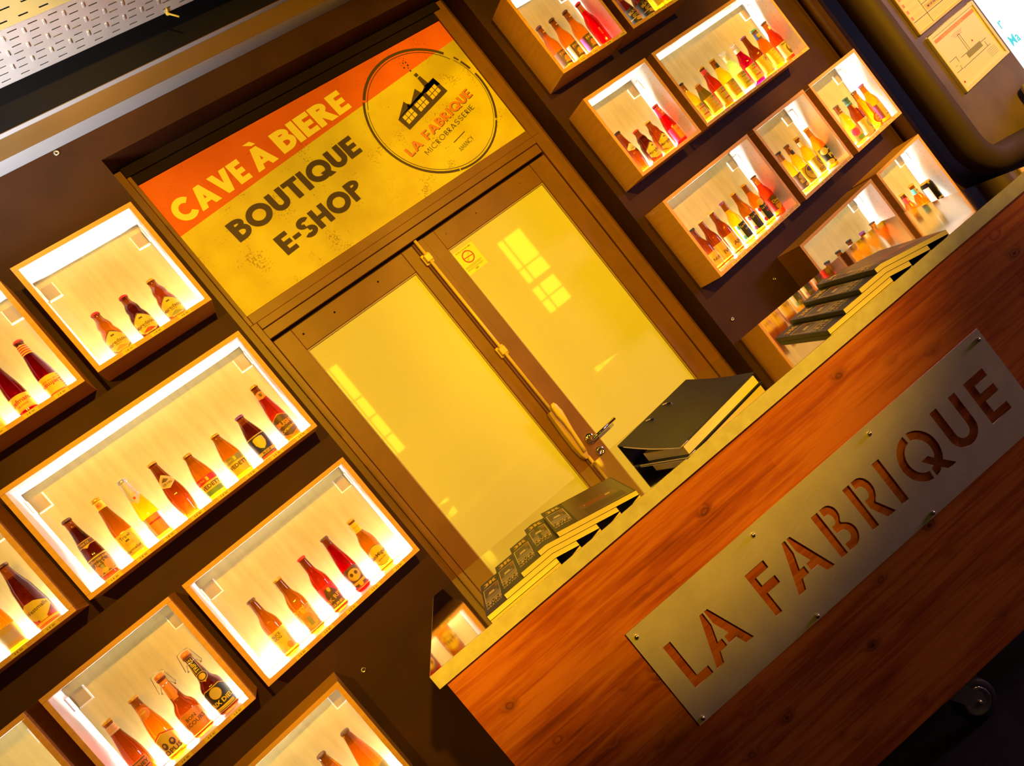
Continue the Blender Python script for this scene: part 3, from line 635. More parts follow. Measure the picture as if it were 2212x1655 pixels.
# ------------------------------------------------------------------ lit wall boxes and their bottles
YF, YB = 2.560, 2.7225
TH = .017
ROWB = dict(A=2.347, B=1.769, C=1.190, D=.610)
BH = .437
def wall_box(x0, x1, row, label, holes=False, br=(1, 1), strip=True):
    z0 = ROWB[row]; W = x1-x0
    e = empty('display_box', ((x0+x1)/2, YB, z0)); tag(e, label, 'wall shelf', 'lit oak display boxes on the wall')
    xl, xr = -W/2, W/2; yf = YF-YB
    def bd(name, r, mats):
        q = MB(); q.box(*r, 0, mats); return q.build(name, [M['oak'], M['white']], e, bevel=.0008)
    bd('bottom_board', (xl, yf, 0, xr, 0, TH), {'Z': 1}); bd('top_board', (xl, yf, BH-TH, xr, 0, BH), {'z': 1})
    bd('side_board', (xl, yf+.0004, TH+.0003, xl+TH, 0, BH-TH-.0003), {'X': 1}); bd('side_board', (xr-TH, yf+.0004, TH+.0003, xr, 0, BH-TH-.0003), {'x': 1})
    q = MB(); q.solid(xl+TH+.0005, -.014, TH+.0005, xr-TH-.0005, -.002, BH-TH-.0005); q.build('back_panel', M['veneer'], e)
    q = MB(); q.solid(xl+TH+.004, -.034, TH+.0004, xr-TH-.004, -.0145, TH+.006, 0); q.box(xl+TH+.004, -.033, TH+.0062, xr-TH-.004, -.0155, TH+.012, 1)
    q.build('light_strip', [M['ledoff'], M['led']], e)
    for s_, on in zip((-1, 1), br):
        if not on: continue
        q = MB(); ax = (xl+TH+.008) if s_ < 0 else (xr-TH-.008-.040); zt = BH-TH-.030
        q.solid(ax, -.019, zt-.052, ax+.040, -.0143, zt, 0)
        q.solid(ax-.001, -.024, zt-.057, ax+.041, -.0143, zt-.0524, 1)
        xs = ax+.0405 if s_ < 0 else ax-.0045
        q.solid(xs, -.022, zt-.057, xs+.004, -.0143, zt, 1)
        xw = xl+TH+.0003 if s_ < 0 else xr-TH-.0043
        q.solid(xw, -.060, zt-.052, xw+.004, -.0245, zt-.002, 1)
        q.build('hanging_bracket', [M['beige'], M['trim']], e)
    if holes:
        q = MB()
        for i in range(11):
            for yy in (-.125, -.045):
                z = .045+i*.034+(.008 if yy > -.1 else 0)
                q.add([(xr-TH-.0004, yy+.0016*math.cos(a*PI/3), z+.0016*math.sin(a*PI/3)) for a in range(6)], [(5,4,3,2,1,0)])
        o = q.build('pin_holes', M['framedark'], e); o['kind'] = 'stuff'
    return e

# --- bottle profiles (outer radius, height)
PROF = {
 'long': [(0,.003),(.024,.0),(.0295,.004),(.0305,.012),(.0305,.118),(.0295,.130),(.0255,.146),(.0195,.160),(.0158,.172),(.0148,.185),(.0132,.218),(.0132,.221),(.0150,.223),(.0150,.229)],
 'slope': [(0,.003),(.024,.0),(.0290,.004),(.0305,.012),(.0308,.085),(.0295,.105),(.0262,.130),(.0215,.155),(.0175,.178),(.0150,.200),(.0135,.222),(.0150,.225),(.0150,.233)],
 'squat': [(0,.003),(.026,.0),(.0320,.004),(.0335,.012),(.0335,.075),(.0322,.090),(.0280,.103),(.0245,.112),(.0238,.118),(.0243,.124),(.0235,.132),(.0200,.142),(.0160,.150),(.0145,.158),(.0135,.170),(.0150,.172),(.0150,.179)],
 'stein': [(0,.003),(.026,.0),(.0325,.004),(.0340,.012),(.0340,.080),(.0330,.092),(.0290,.112),(.0240,.130),(.0190,.147),(.0155,.160),(.0138,.170),(.0150,.172),(.0150,.180)],
 'skittle': [(0,.003),(.021,.0),(.0255,.004),(.0265,.012),(.0300,.045),(.0325,.078),(.0318,.100),(.0290,.120),(.0245,.142),(.0200,.165),(.0165,.188),(.0142,.208),(.0135,.216),(.0152,.219),(.0152,.227)],
 'swing': [(0,.003),(.028,.0),(.0345,.004),(.0360,.012),(.0362,.090),(.0352,.102),(.0310,.114),(.0240,.124),(.0205,.132),(.0190,.140),(.0175,.160),(.0150,.180),(.0132,.200),(.0132,.212),(.0155,.214),(.0155,.222)],
 'abbey': [(0,.003),(.028,.0),(.0345,.004),(.0360,.012),(.0362,.070),(.0355,.085),(.0320,.115),(.0290,.145),(.0275,.152),(.0265,.158),(.0240,.166),(.0190,.190),(.0150,.212),(.0138,.226),(.0155,.229),(.0155,.237)],
 'tear': [(0,.003),(.030,.0),(.0375,.004),(.0390,.012),(.0392,.085),(.0380,.110),(.0330,.145),(.0260,.180),(.0200,.210),(.0155,.236),(.0142,.244),(.0160,.246),(.0160,.254)],
}
FILL = dict(long=.190, slope=.196, squat=.141, stein=.146, skittle=.19, swing=.165, abbey=.185, tear=.205)
def Rz(prof, z):
    for (r0, z0), (r1, z1) in zip(prof[1:], prof[2:]):
        if z0 <= z <= z1: return r0+(r1-r0)*(z-z0)/max(1e-6, z1-z0)
    return prof[-1][0]
def label_mesh(name, prof, els, parent, rot=0):
    q = MB(); mats = []; ml = []
    def mi(k):
        if k not in ml: ml.append(k); mats.append(PAL[k])
        return ml.index(k)
    lay = [0]
    Rm = max(r for r, z in prof)
    def P(s, z, d):
        r = Rz(prof, z)+.0004+d; a = s/max(Rz(prof, z), .010)+math.radians(rot)
        return (r*math.sin(a), -r*math.cos(a), z)
    def strip(cols, mat, d, zsub=1):
        zlo = min(c[1] for c in cols); zhi = max(c[2] for c in cols)
        if abs(Rz(prof, zlo)-Rz(prof, zhi)) > 1e-5 or abs(Rz(prof, (zlo+zhi)/2)-Rz(prof, zhi)) > 1e-5: zsub = max(2, int((zhi-zlo)/.005))
        for (s0, l0, h0), (s1, l1, h1) in zip(cols, cols[1:]):
            for k in range(zsub):
                f0, f1 = k/zsub, (k+1)/zsub
                q.add([P(s0, l0+(h0-l0)*f0, d), P(s1, l1+(h1-l1)*f0, d), P(s1, l1+(h1-l1)*f1, d), P(s0, l0+(h0-l0)*f1, d)], [(0,1,2,3)], mat, True)
    for e in els:
        k = e[0]; d = lay[0]; lay[0] += .00022
        if k == 'r':
            _, s0, z0, s1, z1, c = e; n = max(1, int((s1-s0)/.0035)); zs = max(1, int((z1-z0)/.012)) if z1 > .1 else 1
            strip([(s0+(s1-s0)*i/n, z0, z1) for i in range(n+1)], mi(c), d, zs)
        elif k == 'e':
            _, s, z, rs, rz, c = e; n = 14
            strip([(s-rs*math.cos(PI*i/n), z-rz*math.sin(PI*i/n), z+rz*math.sin(PI*i/n)) for i in range(n+1)], mi(c), d)
        elif k == 'p':
            _, pts, c = e; xs = sorted(set(round(p[0], 6) for p in pts)); xx = []
            for a, b2 in zip(xs, xs[1:]):
                n = max(1, int((b2-a)/.004)); xx += [a+(b2-a)*i/n for i in range(n)]
            xx.append(xs[-1]); cols = []
            for x in xx:
                zz = []
                for (ax, az), (bx, bz) in zip(pts, pts[1:]+pts[:1]):
                    if min(ax, bx)-1e-9 <= x <= max(ax, bx)+1e-9:
                        if abs(bx-ax) < 1e-9: zz += [az, bz]
                        else: zz.append(az+(bz-az)*(x-ax)/(bx-ax))
                cols.append((x, min(zz), max(zz)))
            strip(cols, mi(c), d)
        elif k == 't':
            _, tx, s, z, size, c = e[:6]; ang = math.radians(e[6]) if len(e) > 6 else 0; bo = e[7] if len(e) > 7 else .015
            vs, fs, Wt = text2d(tx, bo); ca, sa = math.cos(ang), math.sin(ang)
            d += (.36*size)**2/(2*max(Rz(prof, z), .01))+.00008
            q.add([P(s+(a*ca-b2*sa)*size, z+(a*sa+b2*ca)*size, d) for a, b2 in vs], fs, mi(c))
    return q.build(name, mats, parent)
def side_band(c1, z0=.02, z1=.105, w=.085): return ('r', -w/2, z0, w/2, z1, c1)
grp = None
def bottle(box, x, kind, gl, cap, els, neck, desc, y=2.645, h=None, rot=0, clip=False, nrot=None):
    row = ROWX[box]; prof = PROF[kind]
    z = ROWB[row]+TH+.0015
    e = empty('beer_can' if kind == 'can' else 'beer_bottle', (x, y, z)); tag(e, desc, 'bottle', 'bottles in the lit boxes')
    top = prof[-1][1]; sc_ = (h/(top+.008)) if h else 1
    if abs(sc_-1) > .005: e.scale = (1, 1, sc_)
    gm = GL[gl]; tp = GTOP['dark'] if gl in ('dark', 'brown', 'crimson', 'red', 'cherry') else (GTOP['clear'] if gl in ('clear', 'green', 'magenta') else GTOP['amber'])
    q = MB(); q.lathe(prof+[(0, top+.0)], 24, 0, matf=lambda zz: 1 if zz > FILL[kind] else 0)
    q.build('glass_body', [gm, tp], e)
    if cap:
        q = MB(); r = prof[-1][0]
        if clip:
            q.lathe([(0, top+.001), (r*.9, top+.001), (r*1.0, top+.004), (r*.95, top+.012), (r*.6, top+.016), (0, top+.017)], 16)
            cp = q.build('stopper', CAPS[cap], e)
            q = MB(); zc = top-.022
            for s_ in (-1, 1):
                q.tube([(s_*.0148, -.004, zc), (s_*.024, -.004, zc-.020), (s_*.030, -.004, zc-.016), (s_*.020, -.004, top+.020), (0, -.004, top+.0235)], .0011, 6)
                q.lathe([(0, -.003), (.003, -.003), (.003, .003), (0, .003)], 8, 0, (s_*.024, -.004, zc-.020))
            q.tube([(-.0155, -.002, zc), (-.006, -.0160, zc), (.006, -.0160, zc), (.0155, -.002, zc)], .0011, 6)
            q.build('wire_clip', M['chrome'], e)
        else:
            v = []; n = 20; q = MB()
            pr = [(r+.0008, top-.0052), (r+.0016, top-.004), (r+.0008, top+.0015), (r-.002, top+.0040), (0, top+.0046)]
            q.lathe(pr, n); bb = q.v
            for i in range(n):
                if i % 2: q.v[i] = (bb[i][0]*1.06, bb[i][1]*1.06, bb[i][2])
            q.build('crown_cap', CAPS[cap], e)
    if els: label_mesh('label', prof, els, e, rot)
    if neck: label_mesh('neck_label', prof, neck, e, rot if nrot is None else nrot)
    return e
def price(box, x, txt):
    bx = BOX[box]; q = MB(); z0 = .0012; wq = .024
    lx = x-bx.location.x; y = YF-YB-.0009
    q.solid(lx-wq, y, z0, lx+wq, YF-YB-.00005, TH-.0012, 0)
    ftext(q, txt, lx, z0+.0075, .0085, y-.0003, 1, .012, .026)
    q.build('price_label', [PAL['yel'], PAL['brn']], bx)

BOX = {}; ROWX = {}
for k, x0, x1, row, lab, ho, br in (
 ('L0', -.597, -.162, 'A', 'lit oak box at the left edge, top row, holding tall dark red bottles', False, (0, 1)),
 ('L1', -.116, .317, 'A', 'lit oak box left of the shop sign holding three squat bottles', False, (1, 1)),
 ('L2L', -1.030, -.599, 'B', 'lit oak box at the left edge, second row, with a tall abbey bottle', False, (0, 1)),
 ('L2', -.555, .318, 'B', 'wide lit oak box with eight bottles, left of the door', False, (1, 1)),
 ('L4L', -1.300, -.868, 'C', 'empty looking lit oak box in the lower left corner', False, (0, 1)),
 ('L4', -.822, -.386, 'C', 'lit oak box with two swing-top bottles, lower left', False, (1, 1)),
 ('L3', -.337, .316, 'C', 'lit oak box with five bottles beside the counter end', False, (1, 1)),
 ('L5', -.820, -.170, 'D', 'lowest lit oak box left of the counter, cut by the frame', False, (0, 1)),
 ('R0', 2.131, 2.567, 'A', 'lit oak box at the top edge with three amber and one red bottle', True, (0, 1)),
 ('R0b', 2.613, 3.049, 'A', 'lit oak box cut by the top edge, dark bottles in its corner', True, (0, 1)),
 ('R1', 2.127, 2.560, 'B', 'lit oak box right of the sign with four bottles and no price strips', True, (0, 1)),
 ('R2', 2.607, 3.484, 'B', 'wide lit oak box with nine colourful bottles', True, (0, 1)),
 ('R3', 2.127, 2.777, 'C', 'lit oak box with seven bottles above the counter', True, (0, 1)),
 ('R4', 2.824, 3.264, 'C', 'lit oak box with four slim golden bottles, middle of the third row', True, (0, 1)),
 ('R5', 3.313, 3.756, 'C', 'lit oak box at the right end of the third row, orange bottles', True, (0, 1)),
 ('R6', 2.610, 3.267, 'D', 'low lit oak box partly hidden behind the counter books', True, (0, 1)),
 ('R7', 3.318, 3.758, 'D', 'low lit oak box with a black can, behind the counter end', True, (0, 1))):
    BOX[k] = wall_box(x0, x1, row, lab, ho, br); ROWX[k] = row

def mare(strip):     # pointed yellow label with an arched name
    hexp = [(-.036, .046), (0, .012), (.036, .046), (.036, .060), (0, .094), (-.036, .060)]
    return [('p', [(-.042, .030), (-.020, .016), (.020, .016), (.042, .030), (.042, .072), (0, .099), (-.042, .072)], 'brn'),
            ('p', [(-.038, .033), (-.018, .018), (.018, .018), (.038, .033), (.038, .070), (0, .094), (-.038, .070)], 'yel'),
            ('p', [(-.024, .026), (0, .020), (.024, .026), (0, .036)], strip), ('r', -.006, .074, .006, .080, 'brn'),
            ('t', 'Maredsous', 0, .052, .0185, 'brn', 4, .012), ('t', 'ABBAYE', 0, .0415, .006, 'brn')]
V = 'vedett'
def vedett(c1, c2): return [('r', -.05, .016, .05, .068, 'yel'), ('r', -.05, .062, .05, .084, c1), ('r', -.05, .016, .05, .034, c2), ('r', -.05, .0345, .05, .0605, 'yel'), ('t', 'VEDETT', .001, .0475, .0195, 'brn', 0, .03), ('t', 'EXTRA', -.022, .073, .010, 'yel'), ('r', .0, .066, .008, .080, 'yel')]

# top left
bottle('L0', -.247, 'slope', 'crimson', 'red', [('r', -.040, .016, .042, .082, 'yel'), ('t', 'Liefmans', -.004, .050, .021, 'red', 180), ('t', 'ON THE ROCKS', -.004, .064, .008, 'red', 180), ('r', -.04, .017, .042, .020, 'red')]+[('r', .030, .024+i*.008, .042, .028+i*.008, 'red') for i in range(7)],
       [('r', -.04, .178, .04, .215, 'yel')]+[('r', -.04, .182+i*.0085, .04, .1865+i*.0085, 'red') for i in range(4)], 'dark red bottle, striped neck, upside-down yellow label, in the far left top box')
bottle('L0', -.350, 'slope', 'crimson', 'red', [('r', -.044, .024, .044, .078, 'yel'), ('t', 'Liefmans', 0, .058, .021, 'red', 6), ('t', 'FRUITESSE', 0, .040, .008, 'red', 6), ('r', -.044, .024, .044, .028, 'gold')], None, 'dark red bottle, upright yellow label with red script, far left top box')
bottle('L0', -.455, 'slope', 'amber', 'gold', [('r', -.044, .02, .044, .085, 'yel'), ('t', 'BLOND', 0, .05, .018, 'brn')], None, 'amber bottle with plain yellow label cut by the left edge, top row')
bottle('L1', -.009, 'squat', 'amber', 'red', mare('ora'), None, 'squat amber bottle, red cap, pointed yellow label, leftmost of three left of the sign')
bottle('L1', .097, 'squat', 'dark', 'red', mare('red'), None, 'squat black-brown bottle, pointed yellow label, middle of three left of the sign')
bottle('L1', .203, 'squat', 'brown', 'gold', mare('olv'), None, 'squat red-brown bottle, gold cap, pointed yellow label, rightmost of three left of the sign')
for x, t in ((-.009, '2 € 90'), (.097, '3 € 90'), (.203, '4 € 80')): price('L1', x+.012, t)
for x, t in ((-.247, '2 € 80'), (-.350, '3 € 90'), (-.455, '2 € 90')): price('L0', x+.010, t)
# wide left box
bottle('L2', -.478, 'slope', 'dark', 'brn', [('r', -.05, .018, .05, .088, 'brn'), ('r', -.05, .082, .05, .085, 'yel'), ('t', 'St.Bernardus', 0, .074, .013, 'gold'), ('t', 'Abt 12', 0, .060, .014, 'gold'), ('e', -.018, .040, .012, .016, 'ora'), ('e', .020, .042, .014, .018, 'ora'), ('r', -.006, .024, .004, .052, 'olv'), ('r', -.05, .020, .05, .023, 'gold'), ('e', 0, .032, .010, .008, 'gold')],
       [('r', -.038, .128, .038, .148, 'brn'), ('p', [(-.012, .128), (0, .120), (.012, .128), (.012, .130), (-.012, .130)], 'gold'), ('r', -.038, .145, .038, .147, 'gold'), ('r', -.038, .128, .038, .130, 'gold'), ('t', 'Abt 12', 0, .138, .010, 'gold')], 'black-brown bottle with brown and gold abbot label, leftmost of eight in the wide left box', h=.247)
bottle('L2', -.377, 'slope', 'amber', 'gold', [('r', -.05, .016, .05, .094, 'yel'), ('e', 0, .055, .032, .036, 'gold'), ('e', 0, .055, .029, .033, 'yel'), ('t', 'Tripel', 0, .078, .014, 'brn', 4), ('t', 'Karmeliet', 0, .032, .014, 'brn', 4), ('r', -.014, .048, .014, .062, 'gold'), ('r', -.006, .062, .006, .068, 'brn')],
       [('r', -.03, .195, .03, .228, 'yel'), ('e', 0, .210, .010, .010, 'ora'), ('t', 'K', 0, .21, .012, 'red')], 'amber bottle, gold neck foil and large yellow engraved label, second in the wide left box', h=.247)
bottle('L2', -.282, 'slope', 'gold', 'slv', [('r', -.05, .016, .05, .085, 'ora'), ('r', -.05, .016, -.018, .085, 'slv'), ('r', .026, .016, .05, .085, 'slv')]+[('t', 'BELGIAN', -.030, .04, .010, 'brn', 90), ('r', -.015, .060, .024, .066, 'red')],
       [('r', -.03, .165, .03, .232, 'slv'), ('p', [(-.022, .165), (0, .140), (.022, .165)], 'slv'), ('t', 'BLOND', 0, .176, .010, 'yel'), ('e', 0, .162, .004, .005, 'red')], 'pale golden bottle with silver blue neck foil, third in the wide left box', h=.247)
bottle('L2', -.178, 'skittle', 'brown', 'gold', None, [('p', [(-.030, .138), (0, .122), (.030, .138), (.030, .150), (0, .176), (-.030, .150)], 'cream'), ('p', [(-.026, .140), (0, .127), (.026, .140), (.026, .149), (0, .171), (-.026, .149)], 'tan'), ('t', 'ORVAL', 0, .140, .011, 'brn', 0), ('p', [(-.012, .152), (0, .147), (.012, .152), (0, .163)], 'brn')], 'skittle shaped brown bottle with diamond neck label, fourth in the wide left box', h=.236)
bottle('L2', -.077, 'stein', 'amber', 'gold', vedett('red', 'grn'), None, 'squat amber bottle with red, yellow and green label, fifth in the wide left box', h=.188)
bottle('L2', .033, 'stein', 'amber', 'gold', vedett('olv', 'yel'), None, 'squat amber bottle with all gold label, sixth in the wide left box', h=.188)
bottle('L2', .136, 'stein', 'dark', 'pur', [('r', -.052, .014, .052, .094, 'dbl'), ('r', -.052, .089, .052, .0925, 'gold'), ('p', [(-.020, .060), (-.012, .045), (0, .037), (.012, .045), (.020, .060), (.020, .080), (.012, .084), (-.012, .084), (-.020, .080)], 'yel'), ('r', -.052, .018, .052, .030, 'gold'), ('t', 'BLEUE', 0, .024, .012, 'blk', 0, .02)], None, 'squat near-black bottle with gold shield label, seventh in the wide left box', h=.190)
bottle('L2', .241, 'slope', 'red', 'gold', [('p', [(-.044, .030), (0, .012), (.044, .030), (.044, .088), (0, .106), (-.044, .088)], 'ora'), ('p', [(-.041, .032), (0, .016), (.041, .032), (.041, .086), (0, .102), (-.041, .086)], 'brn'), ('t', 'BUSH', 0, .066, .024, 'ora', 0, .03), ('t', 'Caractère', 0, .044, .015, 'yel', 8)]+[('t', 'BUSH', 0, .0665, .020, 'ora', 0, .02)],
       [('p', [(-.034, .186), (0, .178), (.034, .186), (.034, .200), (0, .208), (-.034, .200)], 'ora'), ('p', [(-.005, .190), (0, .186), (.005, .190), (.005, .200), (-.005, .200)], 'brn')], 'tall red-amber bottle with orange neck badge, rightmost in the wide left box', h=.248)
for x, t in zip((-.478, -.377, -.282, -.178, -.077, .033, .136, .241), ('5 € 80', '3 € 90', '3 € 90', '4 € 80', '3 € 90', '3 € 80', '3 € 90', '4 € 90')): price('L2', x+.014, t)
bottle('L2L', -.690, 'abbey', 'dark', 'brn', [('p', [(-.045, .052), (-.020, .032), (.016, .032), (.045, .056), (.045, .074), (.010, .092), (-.020, .094), (-.045, .078)], 'yel'), ('t', 'Westmalle', .002, .066, .0175, 'brn', 6), ('r', -.05, .014, .05, .022, 'yel'), ('r', -.010, .024, .014, .042, 'yel')], None, 'large dark ridged bottle with yellow diamond label, left edge second row', h=.248)
bottle('L2L', -.792, 'slope', 'orange', 'gold', [('r', -.05, .014, .05, .080, 'gold'), ('r', -.05, .014, .05, .020, 'yel'), ('r', -.03, .030, .03, .060, 'tan')], None, 'orange bottle with gold label cut by the left edge, second row')
for x, t in ((-.690, '3 € 80'), (-.792, '4 € 80')): price('L2L', x+.014, t)
# five-bottle box
def dotrow(z): return []
bottle('L3', -.219, 'long', 'amber', 'brn', [('r', -.046, .018, .046, .100, 'yel'), ('t', 'ALICE', -.010, .086, .0135, 'brn', 0, .02), ('t', 'DOG', -.010, .074, .0135, 'brn', 0, .02), ('p', [(.012, .018), (.046, .018), (.046, .094), (.030, .070), (.020, .045)], 'tan'), ('e', .010, .032, .010, .012, 'ora'), ('e', -.022, .026, .014, .008, 'tan')]+dotrow(.112), None, 'amber long-neck with yellow label, leftmost of five beside the counter', h=.240)
bottle('L3', -.113, 'long', 'amber', 'gold', [('r', -.048, .016, .048, .102, 'ora'), ('e', 0, .056, .030, .036, 'gold'), ('e', .0, .060, .016, .018, 'ora'), ('t', 'Orgy', -.012, .096, .024, 'yel', 12, .02), ('t', '& sexy', .014, .086, .014, 'yel', 12), ('r', -.007, .030, .007, .064, 'olv'), ('r', -.048, .014, .048, .0165, 'wht')]+dotrow(.116), None, 'amber long-neck with orange cartoon label, second of five beside the counter', h=.238)
bottle('L3', -.009, 'long', 'red', 'red', [('r', -.048, .022, .048, .104, 'red'), ('p', [(-.020, .030), (.022, .030), (.026, .070), (.006, .094), (-.012, .092), (-.022, .066)], 'brn'), ('e', .003, .086, .006, .009, 'gold'), ('r', -.048, .020, .048, .036, 'brn'), ('t', 'INK RPA', 0, .052, .021, 'gold', 10, .02), ('t', 'GUINEU', .002, .029, .013, 'yel', 0, .025), ('r', -.048, .017, .048, .0195, 'yel')]+dotrow(.114), None, 'dark red long-neck with bright red cap and red label, third of five', h=.240)
bottle('L3', .092, 'slope', 'cherry', 'brn', [('p', [(-.042, .028), (-.02, .018), (.02, .018), (.042, .028), (.042, .084), (.02, .098), (-.02, .098), (-.042, .084)], 'brn'), ('e', 0, .066, .024, .022, 'gold'), ('e', -.009, .070, .006, .007, 'brn'), ('e', .009, .070, .006, .007, 'brn'), ('r', -.026, .030, .026, .040, 'gold'), ('e', .0, .026, .008, .008, 'gold'), ('r', -.048, .012, .048, .016, 'ora')]+dotrow(.106), None, 'deep cherry-brown bottle with gold emblem label, fourth of five', h=.241)
bottle('L3', .201, 'long', 'amber', 'gold', [('e', 0, .062, .040, .042, 'brn'), ('e', 0, .062, .037, .039, 'yel'), ('e', 0, .062, .034, .036, 'gold'), ('e', 0, .062, .033, .035, 'yel'), ('t', 'SanMiguel', 0, .064, .0195, 'brn', 6, .02), ('t', 'S', -.032, .0615, .021, 'red', 6, .03), ('t', 'ESPECIAL', .002, .046, .008, 'brn', 6)]+dotrow(.112), [('r', -.03, .176, .03, .216, 'yel'), ('r', -.03, .196, .03, .200, 'gold')], 'amber long-neck with round yellow label and gold neck, rightmost of five', h=.229)
for x, t in zip((-.219, -.113, -.009, .092, .201), ('5 € 80', '3 € 80', '4 € 90', '3 € 90', '2 € 80')): price('L3', x+.022, t)
# swing-top box
bottle('L4', -.755, 'slope', 'brown', 'gold', [('p', [(-.030, .040), (.0, .012), (.030, .040), (.030, .080), (-.030, .080)], 'ora'), ('r', -.026, .046, .026, .050, 'brn'), ('r', -.026, .074, .026, .077, 'brn'), ('t', 'ARNEY', 0, .061, .017, 'brn', 0, .02)]+dotrow(.108), [('r', -.036, .190, .036, .218, 'tan'), ('r', -.036, .198, .036, .201, 'ora'), ('r', -.036, .208, .036, .211, 'ora')], 'brown bottle with ribbed tan neck and orange label, leftmost in swing-top box', h=.240)
bottle('L4', -.662, 'slope', 'orange', 'gold', [('p', [(-.044, .020), (.044, .020), (.044, .072), (0, .092), (-.044, .072)], 'yel'), ('p', [(-.044, .074), (0, .094), (.044, .074), (.044, .078), (0, .098), (-.044, .078)], 'red'), ('e', -.012, .052, .009, .012, 'brn'), ('e', .014, .052, .009, .012, 'brn'), ('e', -.012, .054, .004, .005, 'gold'), ('e', .014, .054, .004, .005, 'gold'), ('t', 'OPUS', .002, .030, .022, 'brn', 0, .02), ('r', -.048, .014, .048, .017, 'red')]+dotrow(.106), [('e', 0, .175, .020, .018, 'ora'), ('r', -.010, .176, .010, .180, 'yel')], 'orange bottle with oval neck badge and masked face label, second in swing-top box', h=.244)
bottle('L4', -.568, 'swing', 'brown', 'ora', [('p', [(-.050, .016), (.050, .016), (.050, .078), (.025, .090), (-.025, .090), (-.050, .078)], 'ora'), ('t', 'BON', 0, .068, .016, 'brn', 2), ('t', 'SECOURS', 0, .050, .018, 'brn', 2), ('r', -.034, .034, .034, .037, 'gold')], [('r', -.016, .168, .016, .212, 'ora'), ('e', 0, .162, .017, .016, 'ora'), ('r', -.010, .142, .010, .156, 'ora')], 'swing-top brown bottle with orange label, wire clip, beside the black-labelled one', h=.236, clip=True)
bottle('L4', -.472, 'swing', 'dark', 'ora', [('p', [(-.052, .014), (.052, .014), (.052, .082), (.028, .098), (-.028, .098), (-.052, .082)], 'gold'), ('p', [(-.050, .016), (.050, .016), (.050, .081), (.027, .095), (-.027, .095), (-.050, .081)], 'blk'), ('e', 0, .074, .019, .019, 'gold'), ('e', 0, .074, .015, .015, 'tan'), ('t', 'PAIX DIEU', 0, .043, .020, 'yel', 0, .03), ('r', -.034, .019, .034, .029, 'yel'), ('r', -.030, .022, .030, .0235, 'brn')],
       [('r', -.013, .150, .013, .216, 'gold'), ('r', -.011, .152, .011, .214, 'blk'), ('t', 'TRIPLE', 0, .186, .017, 'yel', 90, .02), ('e', 0, .142, .018, .016, 'gold'), ('e', 0, .142, .0155, .0135, 'blk'), ('e', 0, .142, .011, .010, 'gold'), ('p', [(-.006, .128), (0, .122), (.006, .128)], 'gold')], 'dark swing-top bottle with black and gold label, rightmost in its box', h=.236, clip=True)
for x, t in zip((-.755, -.662, -.568, -.472), ('3 € 80', '3 € 90', '4 € 80', '5 € 80')): price('L4', x+.022, t)
bottle('L5', -.362, 'tear', 'orange', 'brn', [('r', -.055, .02, .055, .095, 'olv')], None, 'amber tear-shaped bottle, left of two cut by the bottom edge', h=.264)
bottle('L5', -.262, 'tear', 'orange', 'brn', [('r', -.055, .02, .055, .100, 'olv'), ('r', -.055, .096, .055, .098, 'gold')]+dotrow(.14), None, 'amber tear-shaped bottle, right of two cut by the bottom edge', h=.264)
# top right
for i, (x, c, w_, d) in enumerate(((2.247, 'ora', 'PARK', 'amber long-neck with orange-red on black label, leftmost in the top right box'), (2.333, 'gold', 'PARC', 'amber long-neck with gold on black label, second in the top right box'), (2.425, 'pur', 'PARIS', 'amber long-neck with purple edged black label, third in the top right box'))):
    bottle('R0', x, 'long', 'orange', 'brn', [('r', -.048, .022, .048, .090, 'brn'), ('r', -.048, .022, -.026, .090, 'wht' if i == 1 else ('pur' if i == 2 else 'brn')), ('e', .006, .046, .018, .016, c if c != 'pur' else 'ora'), ('r', -.014, .032, .030, .037, 'gold'), ('r', -.048, .015, .048, .0185, 'gold'), ('t', w_, .004, .076, .018, c if c != 'pur' else 'yel', 8, .02)], [('r', -.006, .196, .006, .199, 'yel')], d, h=.255)
bottle('R0', 2.516, 'long', 'cherry', 'red', [('t', 'ROUGE', -.012, .07, .010, 'ora', 90)], None, 'clear-necked bottle of bright red drink, rightmost in the top right box', h=.256)
for x in (2.247, 2.333, 2.425, 2.522): price('R0', x+.018, '2 € 80')
for x, g, l, d in ((2.735, 'dark', 'gold', 'black bottle with gold scribbled label, left of pair at the top edge'), (2.830, 'dark', 'gold', 'black bottle with dense gold label, right of pair at the top edge')):
    bottle('R0b', x, 'stein', g, 'brn', [('r', -.052, .014, .052, .092, 'blk'), ('t', 'BLACK', 0, .072, .020, l, 10, .02), ('t', 'GOLD', .004, .052, .018, l, 10, .02), ('e', .01, .028, .022, .009, l), ('r', -.04, .036, .04, .040, l)], None, d)
bottle('R0b', 2.925, 'long', 'gold', 'gold', [('r', -.04, .03, .04, .09, 'yel')], None, 'pale golden bottle third from left at the top edge')
bottle('R0b', 3.000, 'long', 'amber', 'gold', [('r', -.04, .03, .04, .09, 'cream')], None, 'amber bottle rightmost at the top edge')
for x in (2.735, 2.830, 2.925, 3.0): price('R0b', x+.016, '3 € 80')
bottle('R1', 2.231, 'skittle', 'brown', 'blk', None, [('p', [(-.026, .122), (0, .110), (.026, .122), (.026, .134), (0, .152), (-.026, .134)], 'cream'), ('e', 0, .130, .012, .009, 'tan'), ('t', 'ORVAL', 0, .1225, .009, 'brn')], 'skittle bottle half hidden by the box side, leftmost right of the sign', h=.228)
bottle('R1', 2.324, 'squat', 'dark', 'red', mare('gold'), None, 'squat dark bottle with ragged yellow label, second right of the sign', h=.185)
bottle('R1', 2.412, 'squat', 'brown', 'gold', mare('tan'), None, 'squat amber bottle with ragged yellow label, third right of the sign', h=.186)
